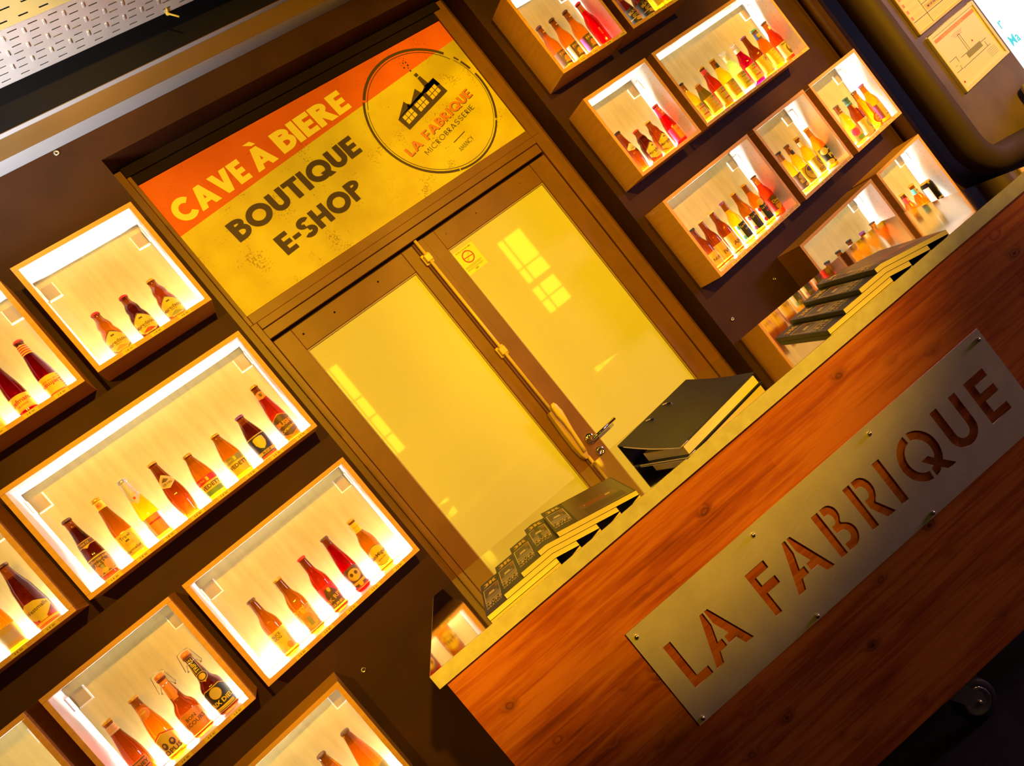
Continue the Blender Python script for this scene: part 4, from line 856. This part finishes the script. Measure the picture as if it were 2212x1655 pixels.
bottle('R1', 2.509, 'slope', 'cherry', 'red', [('r', -.048, .016, .048, .092, 'pink'), ('r', -.018, .020, .040, .092, 'ora')]+[('t', 'CERISE', .008, .07, .013, 'pink', 4)], [('r', -.04, .168, .04, .222, 'pink'), ('p', [(-.006, .186), (0, .178), (.006, .186), (0, .194)], 'yel'), ('t', 'RED', 0, .206, .010, 'yel')], 'pink labelled cherry bottle with red neck, rightmost right of the sign', h=.228)
# nine-bottle box
def comic(c='red', bg='yel'): return [('r', -.046, .018, .046, .100, bg)]+[('r', -.020, .038, .034, .044, c), ('r', -.016, .056, .030, .060, 'tan'), ('r', -.020, .074, .030, .079, c), ('t', "C'EST", .004, .090, .013, 'brn')]
NB = 'in the wide nine-bottle box'
bottle('R2', 2.718, 'long', 'gold', 'blk', comic(), None, 'slim golden bottle half behind the box side, leftmost '+NB, h=.240)
bottle('R2', 2.802, 'stein', 'smoke', 'gold', comic('ora'), None, 'short squat bottle with yellow comic label, second '+NB, h=.190)
bottle('R2', 2.892, 'long', 'red', 'gold', comic('red'), [('r', -.03, .192, .03, .214, 'red')], 'dark red bottle with red neck band and yellow label, third '+NB, h=.248)
bottle('R2', 2.979, 'long', 'gold', 'gold', comic('ora'), [('r', -.012, .180, .012, .205, 'blk')], 'olive gold bottle with black cap, fourth '+NB, h=.249)
bottle('R2', 3.068, 'long', 'green', 'wht', comic('grn'), [('r', -.03, .176, .03, .206, 'wht')], 'pale green bottle with white neck, fifth '+NB, h=.249)
bottle('R2', 3.159, 'long', 'magenta', 'wht', comic('pink'), [('r', -.03, .182, .03, .204, 'slv')], 'bright magenta bottle with silver neck, sixth '+NB, h=.250)
bottle('R2', 3.250, 'long', 'brown', 'pur', [('r', -.046, .018, .046, .102, 'yel'), ('e', .006, .082, .014, .014, 'brn'), ('e', .006, .082, .012, .012, 'yel'), ('p', [(.0, .076), (.010, .074), (.012, .088), (.002, .090)], 'brn')], None, 'brown bottle with tall plain yellow label and round figure, seventh '+NB, h=.250)
bottle('R2', 3.340, 'long', 'orange', 'teal', comic('gold'), [('r', -.03, .176, .03, .214, 'blu'), ('r', -.014, .184, .014, .204, 'gold')], 'amber bottle with teal cap and blue neck label, eighth '+NB, h=.250)
bottle('R2', 3.432, 'long', 'red', 'brn', [('r', -.046, .018, .046, .096, 'tan'), ('e', .010, .052, .020, .024, 'brn'), ('e', .014, .056, .014, .018, 'gold'), ('e', .004, .036, .012, .012, 'brn'), ('t', 'BRUNE', .0, .086, .013, 'brn')], [('r', -.006, .186, .006, .200, 'yel')], 'red-amber bottle with parchment animal label, rightmost '+NB, h=.250)
for x in (2.718, 2.802, 2.892, 2.979, 3.068, 3.159, 3.250, 3.340, 3.432): price('R2', x+.016, '3 € 90')
# seven-bottle box
SB = 'of seven above the counter'
bottle('R3', 2.227, 'long', 'brown', 'blk', [('r', -.046, .020, .046, .090, 'gold'), ('t', 'NUIT', .0, .052, .020, 'brn', 0, .02)], None, 'dark bottle nearly hidden by the box side, leftmost '+SB, h=.236)
bottle('R3', 2.295, 'long', 'brown', 'cream', [('r', -.047, .018, .047, .098, 'gold'), ('r', -.047, .018, -.022, .098, 'cream'), ('t', 'IVOI', .010, .048, .028, 'brn', 0, .01), ('e', .0, .084, .006, .006, 'tan')]+dotrow(.112), None, 'brown long-neck with cream label and tall thin capitals, second '+SB, h=.242)
bottle('R3', 2.380, 'long', 'brown', 'cream', [('r', -.047, .018, .047, .098, 'gold'), ('r', -.047, .018, -.022, .098, 'cream'), ('t', 'ANVI', .010, .048, .028, 'brn', 0, .01), ('e', .0, .084, .006, .006, 'tan')]+dotrow(.112), None, 'brown long-neck with beige label beside the dark-labelled bottles, third '+SB, h=.242)
def lanut(c, c2): return [('r', -.047, .022, .047, .104, 'blk'), ('r', -.047, .022, -.024, .104, 'wht'), ('t', 'La Nuée', .006, .088, .015, 'yel', 4), ('r', .022, .026, .028, .038, 'yel'), ('t', 'BIO', .004, .064, .014, c, 0), ('e', -.030, .088, .008, .010, c2), ('e', -.032, .034, .008, .010, c2)]
bottle('R3', 2.470, 'long', 'gold', 'pur', lanut('olv', 'teal'), None, 'yellow long-neck with black label and blue flowers, fourth '+SB, h=.242)
bottle('R3', 2.559, 'long', 'amber', 'gold', lanut('brn', 'pur'), None, 'amber long-neck with black label and plum flowers, fifth '+SB, h=.242)
bottle('R3', 2.644, 'long', 'orange', 'gold', lanut('red', 'red')+[('e', -.004, .116, .017, .017, 'yel')], None, 'amber-red long-neck with round yellow medal sticker, sixth '+SB, h=.242)
bottle('R3', 2.727, 'long', 'red', 'brn', [('r', -.047, .030, .047, .104, 'brn'), ('r', -.047, .030, -.024, .104, 'red'), ('t', 'Dream', .006, .076, .021, 'yel', 0, .03), ('r', -.02, .036, .034, .056, 'ora'), ('r', -.016, .060, .02, .064, 'gold'), ('e', -.006, .038, .012, .008, 'gold')]+dotrow(.114), [('r', -.02, .184, .02, .205, 'ora')], 'bright red long-neck with dark label, rightmost '+SB, h=.240)
for x in (2.227, 2.295, 2.380, 2.470, 2.559, 2.644, 2.731): price('R3', x+.016, '3 € 80')
FB = 'of four slim bottles, third row'
def medal(t1, c): return [('r', -.047, .016, .047, .100, c), ('e', .004, .060, .034, .040, 'brn'), ('e', .004, .060, .031, .037, 'yel'), ('e', .004, .078, .018, .012, 'brn'), ('r', -.024, .046, .034, .066, 'yel'), ('t', t1, .006, .056, .022, 'brn', 0, .0)]
bottle('R4', 2.955, 'long', 'gold', 'blk', [('r', -.047, .016, .047, .096, 'brn'), ('e', .004, .076, .020, .014, 'gold'), ('r', -.02, .044, .036, .064, 'gold'), ('t', 'GU', .008, .054, .022, 'brn', 0, .0), ('e', .006, .028, .016, .008, 'gold')], None, 'golden bottle with brown label, partly hidden, leftmost '+FB, h=.252)
bottle('R4', 3.029, 'long', 'gold', 'brn', medal('EG', 'yel'), [('r', -.014, .176, .014, .198, 'blk'), ('r', -.006, .200, .014, .216, 'gold')], 'golden bottle with round medallion label, second '+FB, h=.253)
bottle('R4', 3.118, 'long', 'gold', 'gold', [('r', -.047, .018, .047, .104, 'yel'), ('r', -.047, .018, -.024, .104, 'wht'), ('e', .010, .076, .016, .024, 'brn'), ('e', .010, .076, .013, .020, 'gold'), ('e', .010, .080, .007, .010, 'brn'), ('t', 'GOLD', .004, .038, .020, 'brn', 0, .0)], [('r', -.026, .180, -.006, .205, 'wht'), ('r', -.006, .178, .016, .214, 'yel')], 'golden bottle with white edged label and arched portrait, third '+FB, h=.252)
bottle('R4', 3.213, 'long', 'orange', 'gold', [('r', -.047, .018, .047, .110, 'blk'), ('e', -.020, .092, .020, .018, 'cream'), ('e', -.024, .030, .022, .014, 'cream'), ('e', .020, .034, .018, .012, 'gold'), ('t', 'PIG', .008, .062, .030, 'cream', 6, .03), ('r', -.010, .088, .034, .094, 'cream')], None, 'amber bottle with black and cream patchwork label, rightmost '+FB, h=.254)
for x in (2.955, 3.029, 3.118, 3.213): price('R4', x+.020, '2 € 80')
EB = 'in the right end box, third row'
bottle('R5', 3.436, 'long', 'gold', 'brn', [('r', -.047, .014, .047, .090, 'ora'), ('e', -.020, .066, .020, .020, 'pink'), ('e', .016, .052, .020, .020, 'gold'), ('e', -.008, .030, .022, .012, 'grn'), ('e', .024, .078, .010, .010, 'red')], [('r', -.010, .196, .012, .199, 'yel')], 'golden bottle with pink, orange and green label, leftmost '+EB, y=2.606, h=.246)
bottle('R5', 3.528, 'long', 'brown', 'dgr', [('r', -.047, .014, .047, .096, 'tan'), ('e', .010, .056, .022, .026, 'olv'), ('e', .012, .062, .012, .012, 'gold'), ('r', .0, .020, .004, .044, 'brn')], [('r', -.045, .190, .045, .226, 'dgr'), ('r', -.045, .196, .045, .199, 'teal'), ('r', -.006, .160, .008, .184, 'gold')], 'dark bottle with green foil neck, second '+EB, y=2.606, h=.246)
bottle('R5', 3.610, 'long', 'orange', 'brn', [('e', .004, .048, .030, .030, 'red'), ('e', .004, .048, .024, .024, 'ora'), ('r', -.010, .036, .018, .041, 'red'), ('r', -.006, .052, .02, .057, 'red')]+dotrow(.112), [('r', -.006, .176, .012, .196, 'gold')], 'orange bottle with round red label, third '+EB, y=2.606, h=.244)
bottle('R5', 3.688, 'long', 'orange', 'pur', [('r', -.047, .022, .047, .104, 'tan'), ('r', -.047, .022, -.022, .104, 'pur'), ('e', .010, .066, .020, .028, 'gold'), ('e', .008, .050, .010, .012, 'ora'), ('r', -.010, .030, .034, .034, 'brn')], None, 'orange bottle with purple edged gold label, rightmost '+EB, y=2.606, h=.246)
for i, x in enumerate((3.35, 3.436, 3.528, 3.610, 3.688)): price('R5', x+.026, '3 € 90')
# low boxes behind the counter
for x, k, c, nc, d, h_ in ((2.771, 'orange', 'blk', 'ora', 'bottle top with orange neck, leftmost above the counter books', .252), (2.873, 'amber', 'blk', 'blu', 'bottle top with white and blue neck band above the counter books', .251), (2.975, 'amber', 'blk', 'pur', 'bottle top with purple neck foil above the counter books', .252), (3.084, 'brown', 'pur', 'wht', 'dark bottle top with plain neck beside the purple one', .234), (3.183, 'amber', 'brn', 'gold', 'amber bottle top, rightmost above the counter books', .232)):
    bottle('R6', x, 'long', k, c, [('r', -.046, .018, .046, .100, 'cream'), ('r', -.046, .05, .046, .07, nc)], [('r', -.03, .180, .03, .205, nc), ('r', -.03, .205, .03, .209, 'wht')] if nc not in ('gold', 'wht') else None, d, h=h_)
bottle('R7', 3.487, 'long', 'orange', 'gold', [('r', -.046, .018, .046, .100, 'yel')], [('r', -.04, .168, .04, .204, 'red'), ('r', -.008, .176, .014, .196, 'gold')], 'bottle with red neck label, leftmost in the low box with the black can', h=.230)
bottle('R7', 3.585, 'long', 'orange', 'gold', [('r', -.046, .018, .046, .104, 'yel'), ('t', 'CAPE', .006, .094, .018, 'brn', 0, .02)], [('r', -.04, .172, -.008, .206, 'teal'), ('r', -.008, .172, .016, .206, 'gold'), ('t', 'IPA', .004, .190, .012, 'brn')], 'bottle with turquoise neck label beside the black can', h=.230)
PROF['can'] = [(0,.006),(.021,.004),(.0235,.0),(.0265,.004),(.033,.014),(.033,.158),(.0315,.166),(.0285,.174)]
ce = empty('beer_can', (3.690, 2.645, ROWB['D']+TH+.0015)); tag(ce, 'black drinks can with gold harp, right of the turquoise-necked bottle', 'can')
q = MB(); q.lathe(PROF['can'], 24); q.build('can_body', principled('black_can_lacquer', PALC['blk'], .25, .3), ce)
q = MB(); q.lathe([(.0285, .174), (.0292, .177), (.0285, .179), (.0268, .178), (.0262, .174), (0, .174)], 24); q.lathe([(0, 0), (.006, 0), (.006, .001), (0, .001)], 10, 0, (0, -.008, .1745)); q.build('can_rim', CAPS['gold'], ce)
label_mesh('label', PROF['can'], [('r', -.066, .020, -.030, .150, 'slv'), ('t', 'GUINNESS', .012, .066, .015, 'cream', 0, .02), ('t', 'STOUT', .012, .048, .010, 'cream'), ('p', [(.0, .100), (.012, .096), (.020, .130), (.012, .132)], 'gold'), ('p', [(.004, .128), (.022, .124), (.024, .130), (.010, .136)], 'gold')], ce)
#BOXEND
# ------------------------------------------------------------------ mobile counter
PHI = math.radians(-16.6)
uu = Vector((math.cos(PHI), math.sin(PHI), 0)); vv = Vector((-math.sin(PHI), math.cos(PHI), 0))
O = uu*-.465+vv*1.714
ct = empty('bar_counter', (O.x, O.y, FL), PHI); tag(ct, 'rolling bar counter with stained pine front and polished steel top', 'counter')
CZ = 1.065-FL; CL = 2.078; CD = .660      # top height above floor, length, depth
q = MB(); q.solid(0, .0025, CZ-.003, CL, CD, CZ, 0)
tp = q.build('steel_top', M['steel'], ct)
q = MB(); q.solid(.004, .0045, CZ-.038, CL-.004, CD-.003, CZ-.0032); q.build('top_core', M['edge'], ct)
q = MB(); q.solid(0, -.001, CZ-.040, CL, .0022, CZ-.0004); q.solid(-.0012, -.001, CZ-.040, -.0002, CD, CZ-.0004); q.solid(CL+.0002, -.001, CZ-.040, CL+.0012, CD, CZ-.0004)
q.build('edge_band', M['edge'], ct, bevel=.0008)
# wooden front of glued boards; flush joints
zb, zt = .163, CZ-.041
n = 6; hh = (zt-zb)/n
for i in range(n):
    q = MB(); q.solid(.014, .021, zb+i*hh+.0002, CL-.014, .046, zb+(i+1)*hh-.0002); q.build('plank', M['pine'], ct)
for name, r, mt in (('side_panel', (.010, .0465, zb, .030, CD-.02, zt), M['white']), ('side_panel', (CL-.030, .0465, zb, CL-.010, CD-.02, zt), M['white']),
                    ('bottom_panel', (.031, .047, zb, CL-.031, CD-.02, zb+.020), M['white']), ('middle_shelf', (.031, .047, .60, CL-.031, CD-.06, .618), M['white'])):
    q = MB(); q.solid(*r); q.build(name, mt, ct, bevel=.001)
for cx in (.30, 1.033, CL-.30):
  for cy in (.085, CD-.10):
    if abs(cx-1.033) < .01 and cy > .3: continue
    bl = MB(); bl.solid(cx-.063, cy-.045, zb-.020, cx+.063, cy+.045, zb-.0002); bo = bl.build('caster', M['block'], ct, bevel=.002)
    q = MB()
    for s_ in (-1, 1):
        yy = cy+s_*.023
        pts = [(cx-.034, zb-.026), (cx+.022, zb-.026), (cx+.050, .078), (cx+.046, .052), (cx+.030, .040), (cx+.012, .050), (cx-.034, zb-.034)]
        vs = [(x, yy-.0015, z) for x, z in pts]+[(x, yy+.0015, z) for x, z in pts]; k = len(pts)
        q.add(vs, [tuple(range(k)), tuple(range(2*k-1, k-1, -1))]+[(i, k+i, k+(i+1) % k, (i+1) % k) for i in range(k)])
    q.solid(cx-.045, cy-.030, zb-.026, cx+.045, cy+.030, zb-.0205)
    q.build('fork', M['zinc'], bo)
    q = MB(); q.lathe([(.020, -.017), (.056, -.017), (.0605, -.010), (.0605, .010), (.056, .017), (.020, .017), (.020, -.017)], 28, 0, (cx+.028, cy, .0610), axis='y')
    q.build('wheel', M['rubber'], bo)
    q = MB(); q.lathe([(0, .0285), (.007, .028), (.008, .0245), (0, .0245)], 12, 0, (cx+.028, cy, .0610), axis='y'); q.lathe([(.009, .0178), (.034, .0178), (.037, .0195), (.040, .0178), (.0405, .0172)], 24, 0, (cx+.028, cy, .0610), axis='y')
    q.build('hub_cap', M['chrome'], bo)

# stencil-cut name plate screwed to the front
pl = empty('name_plate', O+uu*1.0515+Vector((0, 0, .51))+vv*.0115, PHI); tag(pl, 'scratched steel plate with large cut-out lettering screwed on the pine front', 'sign')
U0 = 1.0515
ST = [ [(.484,.730),(.508,.730),(.508,.6175),(.545,.6175),(.545,.594),(.484,.594)],
 [(.607,.730),(.618,.730),(.617,.690),(.602,.646),(.616,.646),(.616,.623),(.593,.623),(.582,.594),(.557,.594)],
 [(.623,.730),(.634,.730),(.684,.594),(.659,.594),(.648,.623),(.624,.623),(.624,.646),(.639,.646),(.623,.690)],
 [(.762,.730),(.826,.730),(.826,.706),(.783,.706),(.783,.680),(.826,.680),(.826,.656),(.783,.656),(.783,.594),(.762,.594)],
 [(.891,.730),(.902,.730),(.901,.690),(.886,.646),(.901,.646),(.901,.623),(.879,.623),(.867,.594),(.842,.594)],
 [(.908,.730),(.919,.730),(.968,.594),(.944,.594),(.933,.623),(.909,.623),(.909,.646),(.924,.646),(.908,.690)],
 [(.993,.730),(1.015,.730),(1.015,.594),(.993,.594)] ]
def sten_bowl(x, z0, z1, r, wd):   # half ring polygon open to the left
    zc = (z0+z1)/2; h = (z1-z0)/2; out = [(x, z1)]+[(x+r*.45+r*.55*math.sin(t), zc+h*math.cos(t)) for t in [PI*i/12 for i in range(13)]]+[(x, z0)]
    inn = [(x, z0+wd)]+[(x+r*.45-.004+(r*.55-wd+.004)*math.sin(t), zc-(h-wd)*math.cos(t)) for t in [PI*i/12 for i in range(13)]]+[(x, z1-wd)]
    return out+inn
def Bp():
    o = [(1.023,.730),(1.036,.730)]+[(1.036+.025*math.sin(t), .6985+.0315*math.cos(t)) for t in [PI*i/10 for i in range(1, 9)]]
    o += [(1.050,.668)]+[(1.042+.0315*math.sin(t), .6305+.0365*math.cos(t)) for t in [PI*i/12 for i in range(2, 12)]]+[(1.040,.594),(1.023,.594),(1.023,.6165),(1.038,.6165)]
    o += [(1.038+.013*math.sin(t), .6335-.017*math.cos(t)) for t in [PI*i/8 for i in range(1, 8)]]+[(1.036,.651),(1.023,.651),(1.023,.6745),(1.032,.6745)]
    o += [(1.032+.0095*math.sin(t), .6910-.0165*math.cos(t)) for t in [PI*i/8 for i in range(1, 8)]]+[(1.032,.7075),(1.023,.7075)]
    return o
ST.append(Bp())
ST.append([(1.105,.730),(1.127,.730),(1.127,.594),(1.105,.594)])
ST.append([(1.135,.730),(1.150,.730)]+[(1.148+.030*math.sin(t), .6895+.0405*math.cos(t)) for t in [PI*i/12 for i in range(1, 10)]]+[(1.158,.648),(1.187,.594),(1.160,.594),(1.135,.643),(1.135,.668),(1.147,.668)]+[(1.147+.010*math.sin(t), .6875-.019*math.cos(t)) for t in [PI*i/8 for i in range(1, 8)]]+[(1.147,.7065),(1.135,.7065)])
ST.append([(1.210,.730),(1.234,.730),(1.234,.594),(1.210,.594)])
qc = (1.3285, .661)
def ring(t0, t1, ro, ri, n=14): return [(qc[0]+ro[0]*math.cos(math.radians(t0+(t1-t0)*i/n)), qc[1]+ro[1]*math.sin(math.radians(t0+(t1-t0)*i/n))) for i in range(n+1)]+[(qc[0]+ri[0]*math.cos(math.radians(t1+(t0-t1)*i/n)), qc[1]+ri[1]*math.sin(math.radians(t1+(t0-t1)*i/n))) for i in range(n+1)]
ST.append(ring(95, 265, (.0625, .0715), (.0385, .0475)))
ro, ri = (.0625, .0715), (.0385, .0475)
right_ = [(qc[0]+ro[0]*math.cos(math.radians(t)), qc[1]+ro[1]*math.sin(math.radians(t))) for t in range(85, -33, -9)]
tail = [(1.374,.613),(1.400,.583),(1.373,.583),(1.357,.600)]
low = [(qc[0]+ro[0]*math.cos(math.radians(t)), qc[1]+ro[1]*math.sin(math.radians(t))) for t in (-68, -76, -85)]
inn = [(qc[0]+ri[0]*math.cos(math.radians(t)), qc[1]+ri[1]*math.sin(math.radians(t))) for t in (-84, -66)]
inn2 = [(1.341,.621),(1.322,.647),(1.346,.647),(1.357,.632)]
inn3 = [(qc[0]+ri[0]*math.cos(math.radians(t)), qc[1]+ri[1]*math.sin(math.radians(t))) for t in range(-28, 86, 10)]
ST.append(right_+tail+low+inn+inn2+inn3)
ST.append([(1.420,.730),(1.444,.730),(1.444,.640)]+[(1.4655-.0215*math.cos(t), .640-.024*math.sin(t)) for t in [PI*i/10 for i in range(1, 10)]]+[(1.487,.640),(1.487,.730),(1.511,.730),(1.511,.638)]+[(1.4655+.0455*math.cos(t), .638-.0465*math.sin(t)) for t in [PI*i/14 for i in range(1, 14)]]+[(1.420,.638)])
ST.append([(1.543,.730),(1.614,.730),(1.614,.706),(1.567,.706),(1.567,.679),(1.614,.679),(1.614,.655),(1.567,.655),(1.567,.618),(1.614,.618),(1.614,.594),(1.543,.594)])
SCR = [(.4495,.7965),(.846,.797),(1.256,.797),(1.653,.795),(.4495,.5235),(.846,.5225),(1.2605,.522),(1.653,.523)]
cu = bpy.data.curves.new('plate', 'CURVE'); cu.dimensions = '2D'; cu.fill_mode = 'BOTH'; cu.extrude = .0016
def spl(pts):
    s_ = cu.splines.new('POLY'); s_.points.add(len(pts)-1); s_.use_cyclic_u = True
    for p_, (x, z) in zip(s_.points, pts): p_.co = (x, z, 0, 1)
spl([(.432-U0, .002), (1.671-U0, .002), (1.671-U0, .310), (.432-U0, .310)])
for P in ST: spl([(x-U0, z-.51) for x, z in P])
tmp = bpy.data.objects.new('tmp', cu); col.objects.link(tmp)
me = bpy.data.meshes.new_from_object(tmp); bpy.data.objects.remove(tmp); bpy.data.curves.remove(cu)
me.transform(Matrix.Rotation(PI/2, 4, 'X')); me.materials.clear(); me.materials.append(M['plate'])
po = bpy.data.objects.new('cut_plate', me); col.objects.link(po); po.parent = pl
for x, z in SCR:
    q = MB(); q.lathe([(0, .0062), (.0035, .006), (.0055, .0045), (.0065, .0018), (.0065, 0)], 14, 0, (x-U0, -.0017, z-.51), axis='y'); q.build('screw', M['screw'], pl)
    q = MB(); q.lathe([(0, 0), (.004, 0), (.004, .007), (0, .007)], 8, 0, (x-U0, .0090, z-.51), axis='y'); q.build('standoff', M['screw'], pl)

# ------------------------------------------------------------------ two fans of stepped booklets
def booklet_set(n, u_right, v0, depth, label, group, pitch=.0665, L=.228, t=.0145, skew=0):
    for k in range(n):
        ur = u_right+k*pitch
        base = O+uu*ur+vv*v0+Vector((0, 0, 1.0652))
        e = empty('booklet', base, PHI+skew*k); tag(e, label(k, n), 'booklet', group)
        def zb_(s): return min(s*t/pitch, k*t)*1.0+.0002
        S_ = [0, .012, .03]+[pitch*(i) for i in range(1, k+1)]+[L-.03, L]
        S_ = sorted(set(round(s, 4) for s in S_ if s <= L))
        def slab(name, lo, hi, s0, s1, v0_, v1_, mts, top=0):
            q = MB(); ss = [s for s in S_ if s0 < s < s1]; ss = [s0]+ss+[s1]; m_ = len(ss)
            vs = []
            for s in ss:
                z = zb_(s)
                vs += [(-s, v0_, z+lo), (-s, v1_, z+lo), (-s, v1_, z+hi), (-s, v0_, z+hi)]
            fs = []
            for i in range(m_-1):
                a = i*4; b_ = a+4
                for j in range(4): fs.append((a+j, a+(j+1) % 4, b_+(j+1) % 4, b_+j))
            q.add(vs, fs); q.add(vs[:4], [(3, 2, 1, 0)]); q.add(vs[-4:], [(0, 1, 2, 3)])
            return q.build(name, mts, e)
        slab('cover', 0, .0003, 0, L, .0004, depth, M['black']); cv = slab('cover', t-.0011, t-.0008, 0, L, .0004, depth, M['black'])
        slab('page_block', .0004, t-.0012, .0006, L-.0022, .0, depth-.002, M['paper'])
        slab('spine', .0004, t-.0012, L-.0020, L, .0005, depth-.0005, M['black'])
        # printing on the visible step of the cover
        q = MB(); zt_ = t-.0006
        def pm(s, w_): return (-s, w_, zb_(s)+zt_)
        def quad(s0, w0, s1, w1, m_, dz=0):
            nn = 3
            for i in range(nn):
                a, b2 = s0+(s1-s0)*i/nn, s0+(s1-s0)*(i+1)/nn
                P = [pm(a, w0), pm(a, w1), pm(b2, w1), pm(b2, w0)]
                q.add([(x, y, z+dz) for x, y, z in P], [(0, 1, 2, 3)], m_)
        sL = L-.006
        quad(sL, .090, sL-.052, .205, 0); quad(sL-.002, .094, sL-.050, .201, 1, .00008); quad(sL-.002, .094, sL-.050, .128, 2, .00014); quad(sL-.012, .136, sL-.042, .146, 3, .0002); quad(sL-.016, .143, sL-.034, .158, 0, .00026); quad(sL-.038, .170, sL-.050, .196, 7, .0002)
        def letters(P, W, s0, w0, m_):
            for i, r in enumerate(P):
                r = ccw(r); q.add([(lambda a: (a[0], a[1], a[2]+.0001+i*1.2e-5))(pm(s0-x, w0+y)) for x, y in r], [tuple(range(len(r)))], m_)
        P, W = stroke_text('3K', .030, .27, .06, .044); letters(P, W, sL-.004, .222, 4)
        P, W = stroke_text('GRATUIT', .013, .18, .25, .050); letters(P, W, sL-.001, .040, 0)
        P, W = stroke_text('NIIVINII', .022, .12, .05, .050); letters(P, W, sL-.001, .062, 0)
        if k == n-1:     # the top copy shows its whole cover: blurred racing picture
            quad(sL-.058, .004, .004, depth-.006, 5, .0001); quad(sL-.09, .02, .02, .075, 1, .00016); quad(sL-.085, .085, .030, .135, 6, .0002); quad(sL-.10, .105, .045, .120, 0, .00026); quad(.120, .09, .060, .125, 7, .0003)
        q.build('cover_print', [PAL['cream'], principled('print_dusk', (.075, .045, .03), .4), principled('print_grey_road', (.24, .20, .17), .35), principled('print_soft_grey', (.34, .28, .24), .35), PAL['yel'], principled('print_motion_brown', (.10, .055, .03), .3), principled('print_motion_rust', (.20, .085, .05), .3), principled('print_dull_red', (.26, .05, .025), .35)], e)
names = ('bottom', 'second', 'third', 'fourth', 'topmost')
booklet_set(5, .419, .027, .272, lambda k, n: ('topmost booklet with full racing cover, in the left fan on the steel top' if k == n-1 else '%s booklet of five in the left fan on the steel top' % names[k]), 'booklets fanned on the counter')
booklet_set(4, 1.566, .012, .285, lambda k, n: ('topmost booklet with glossy lilac sheen, in the right fan on the counter' if k == n-1 else '%s booklet of four in the right fan on the counter' % names[k]), 'booklets fanned on the counter', pitch=.068)

# ------------------------------------------------------------------ lever arch binder lying on the counter
bd_o = empty('ring_binder', O+uu*.754+vv*.266+Vector((0, 0, 1.0655)), 0); tag(bd_o, 'dark grey lever arch binder lying half open on the steel counter top', 'binder')
def hull(name, pts, mt, bevel=.0012):
    q = MB(); q.add(pts, [(0, 3, 2, 1), (4, 5, 6, 7), (0, 1, 5, 4), (1, 2, 6, 5), (2, 3, 7, 6), (3, 0, 4, 7)]); return q.build(name, mt, bd_o, bevel=bevel)
BLn, BW, BHt, BF = .322, .285, .076, .032     # spine along +x (world), fore edge towards the viewer (-y)
def cover(z_sp, z_fe, th, name, bow):
    q = MB(); n_ = 8; vs = []
    for i in range(n_+1):
        f = i/n_; z = z_sp+(z_fe-z_sp)*f+bow*math.sin(PI*f)
        vs += [(0, -BW*f, z), (BLn, -BW*f, z), (BLn, -BW*f, z+th), (0, -BW*f, z+th)]
    fs = []
    for i in range(n_):
        a = i*4; b_ = a+4
        for j in range(4): fs.append((a+j, b_+j, b_+(j+1) % 4, a+(j+1) % 4))
    fs += [(0, 1, 2, 3), (n_*4+3, n_*4+2, n_*4+1, n_*4)]
    q.add(vs, fs); return q.build(name, M['binder'], bd_o, bevel=.0006)
cover(.0003, .0003, .0025, 'cover', .0); up = cover(BHt, BF, .0025, 'cover', -.006)
hull('spine', [(0, .0002, .0003), (BLn, .0002, .0003), (BLn, .003, .0003), (0, .003, .0003), (0, .0002, BHt+.0025), (BLn, .0002, BHt+.0025), (BLn, .003, BHt+.0025), (0, .003, BHt+.0025)], M['binder'])
zf = lambda f: BHt+(BF-BHt)*f-.006*math.sin(PI*f)
q = MB(); q.tube([(-.0012, -.030-(BW-.030)*i/8, zf(.105+.895*i/8)+.0012) for i in range(9)], .0017, 6); q.tube([(-.001, -BW-.0012, BF+.0012), (.030, -BW-.0012, BF+.0012)], .0015, 6); q.tube([(-.0012, -.04-(BW-.04)*i/4, .0018) for i in range(5)], .0015, 6); q.tube([(-.001, -BW-.0012, .0018), (.030, -BW-.0012, .0018)], .0015, 6)
q.build('metal_edging', M['binderedge'], bd_o)
hull('paper_block', [(.012, -.075, .004), (BLn-.008, -.075, .004), (BLn-.008, -BW+.004, .004), (.012, -BW+.004, .004), (.012, -.075, .030), (BLn-.008, -.075, .030), (BLn-.008, -BW+.004, .0285), (.012, -BW+.004, .0285)][0:4][::-1]+[(.012, -.075, .030), (BLn-.008, -.075, .030), (BLn-.008, -BW+.004, .0285), (.012, -BW+.004, .0285)][::-1], M['paper'], 0)
for fx in (.36, .60):
    q = MB(); f0, f1 = .055, .16
    q.tube([(BLn*fx, -BW*f0, zf(f0)+.0030), (BLn*fx+.006, -BW*(f0+f1)/2, zf((f0+f1)/2)+.0052), (BLn*fx+.010, -BW*f1, zf(f1)+.0030)], .0030, 8); q.build('ring_slot', M['chrome'], bd_o)
q = MB(); q.solid(.035, -.215, .0302, .055, -.185, .0318); q.build('paper_flag', PAL['yel'], bd_o)
#COUNTEREND
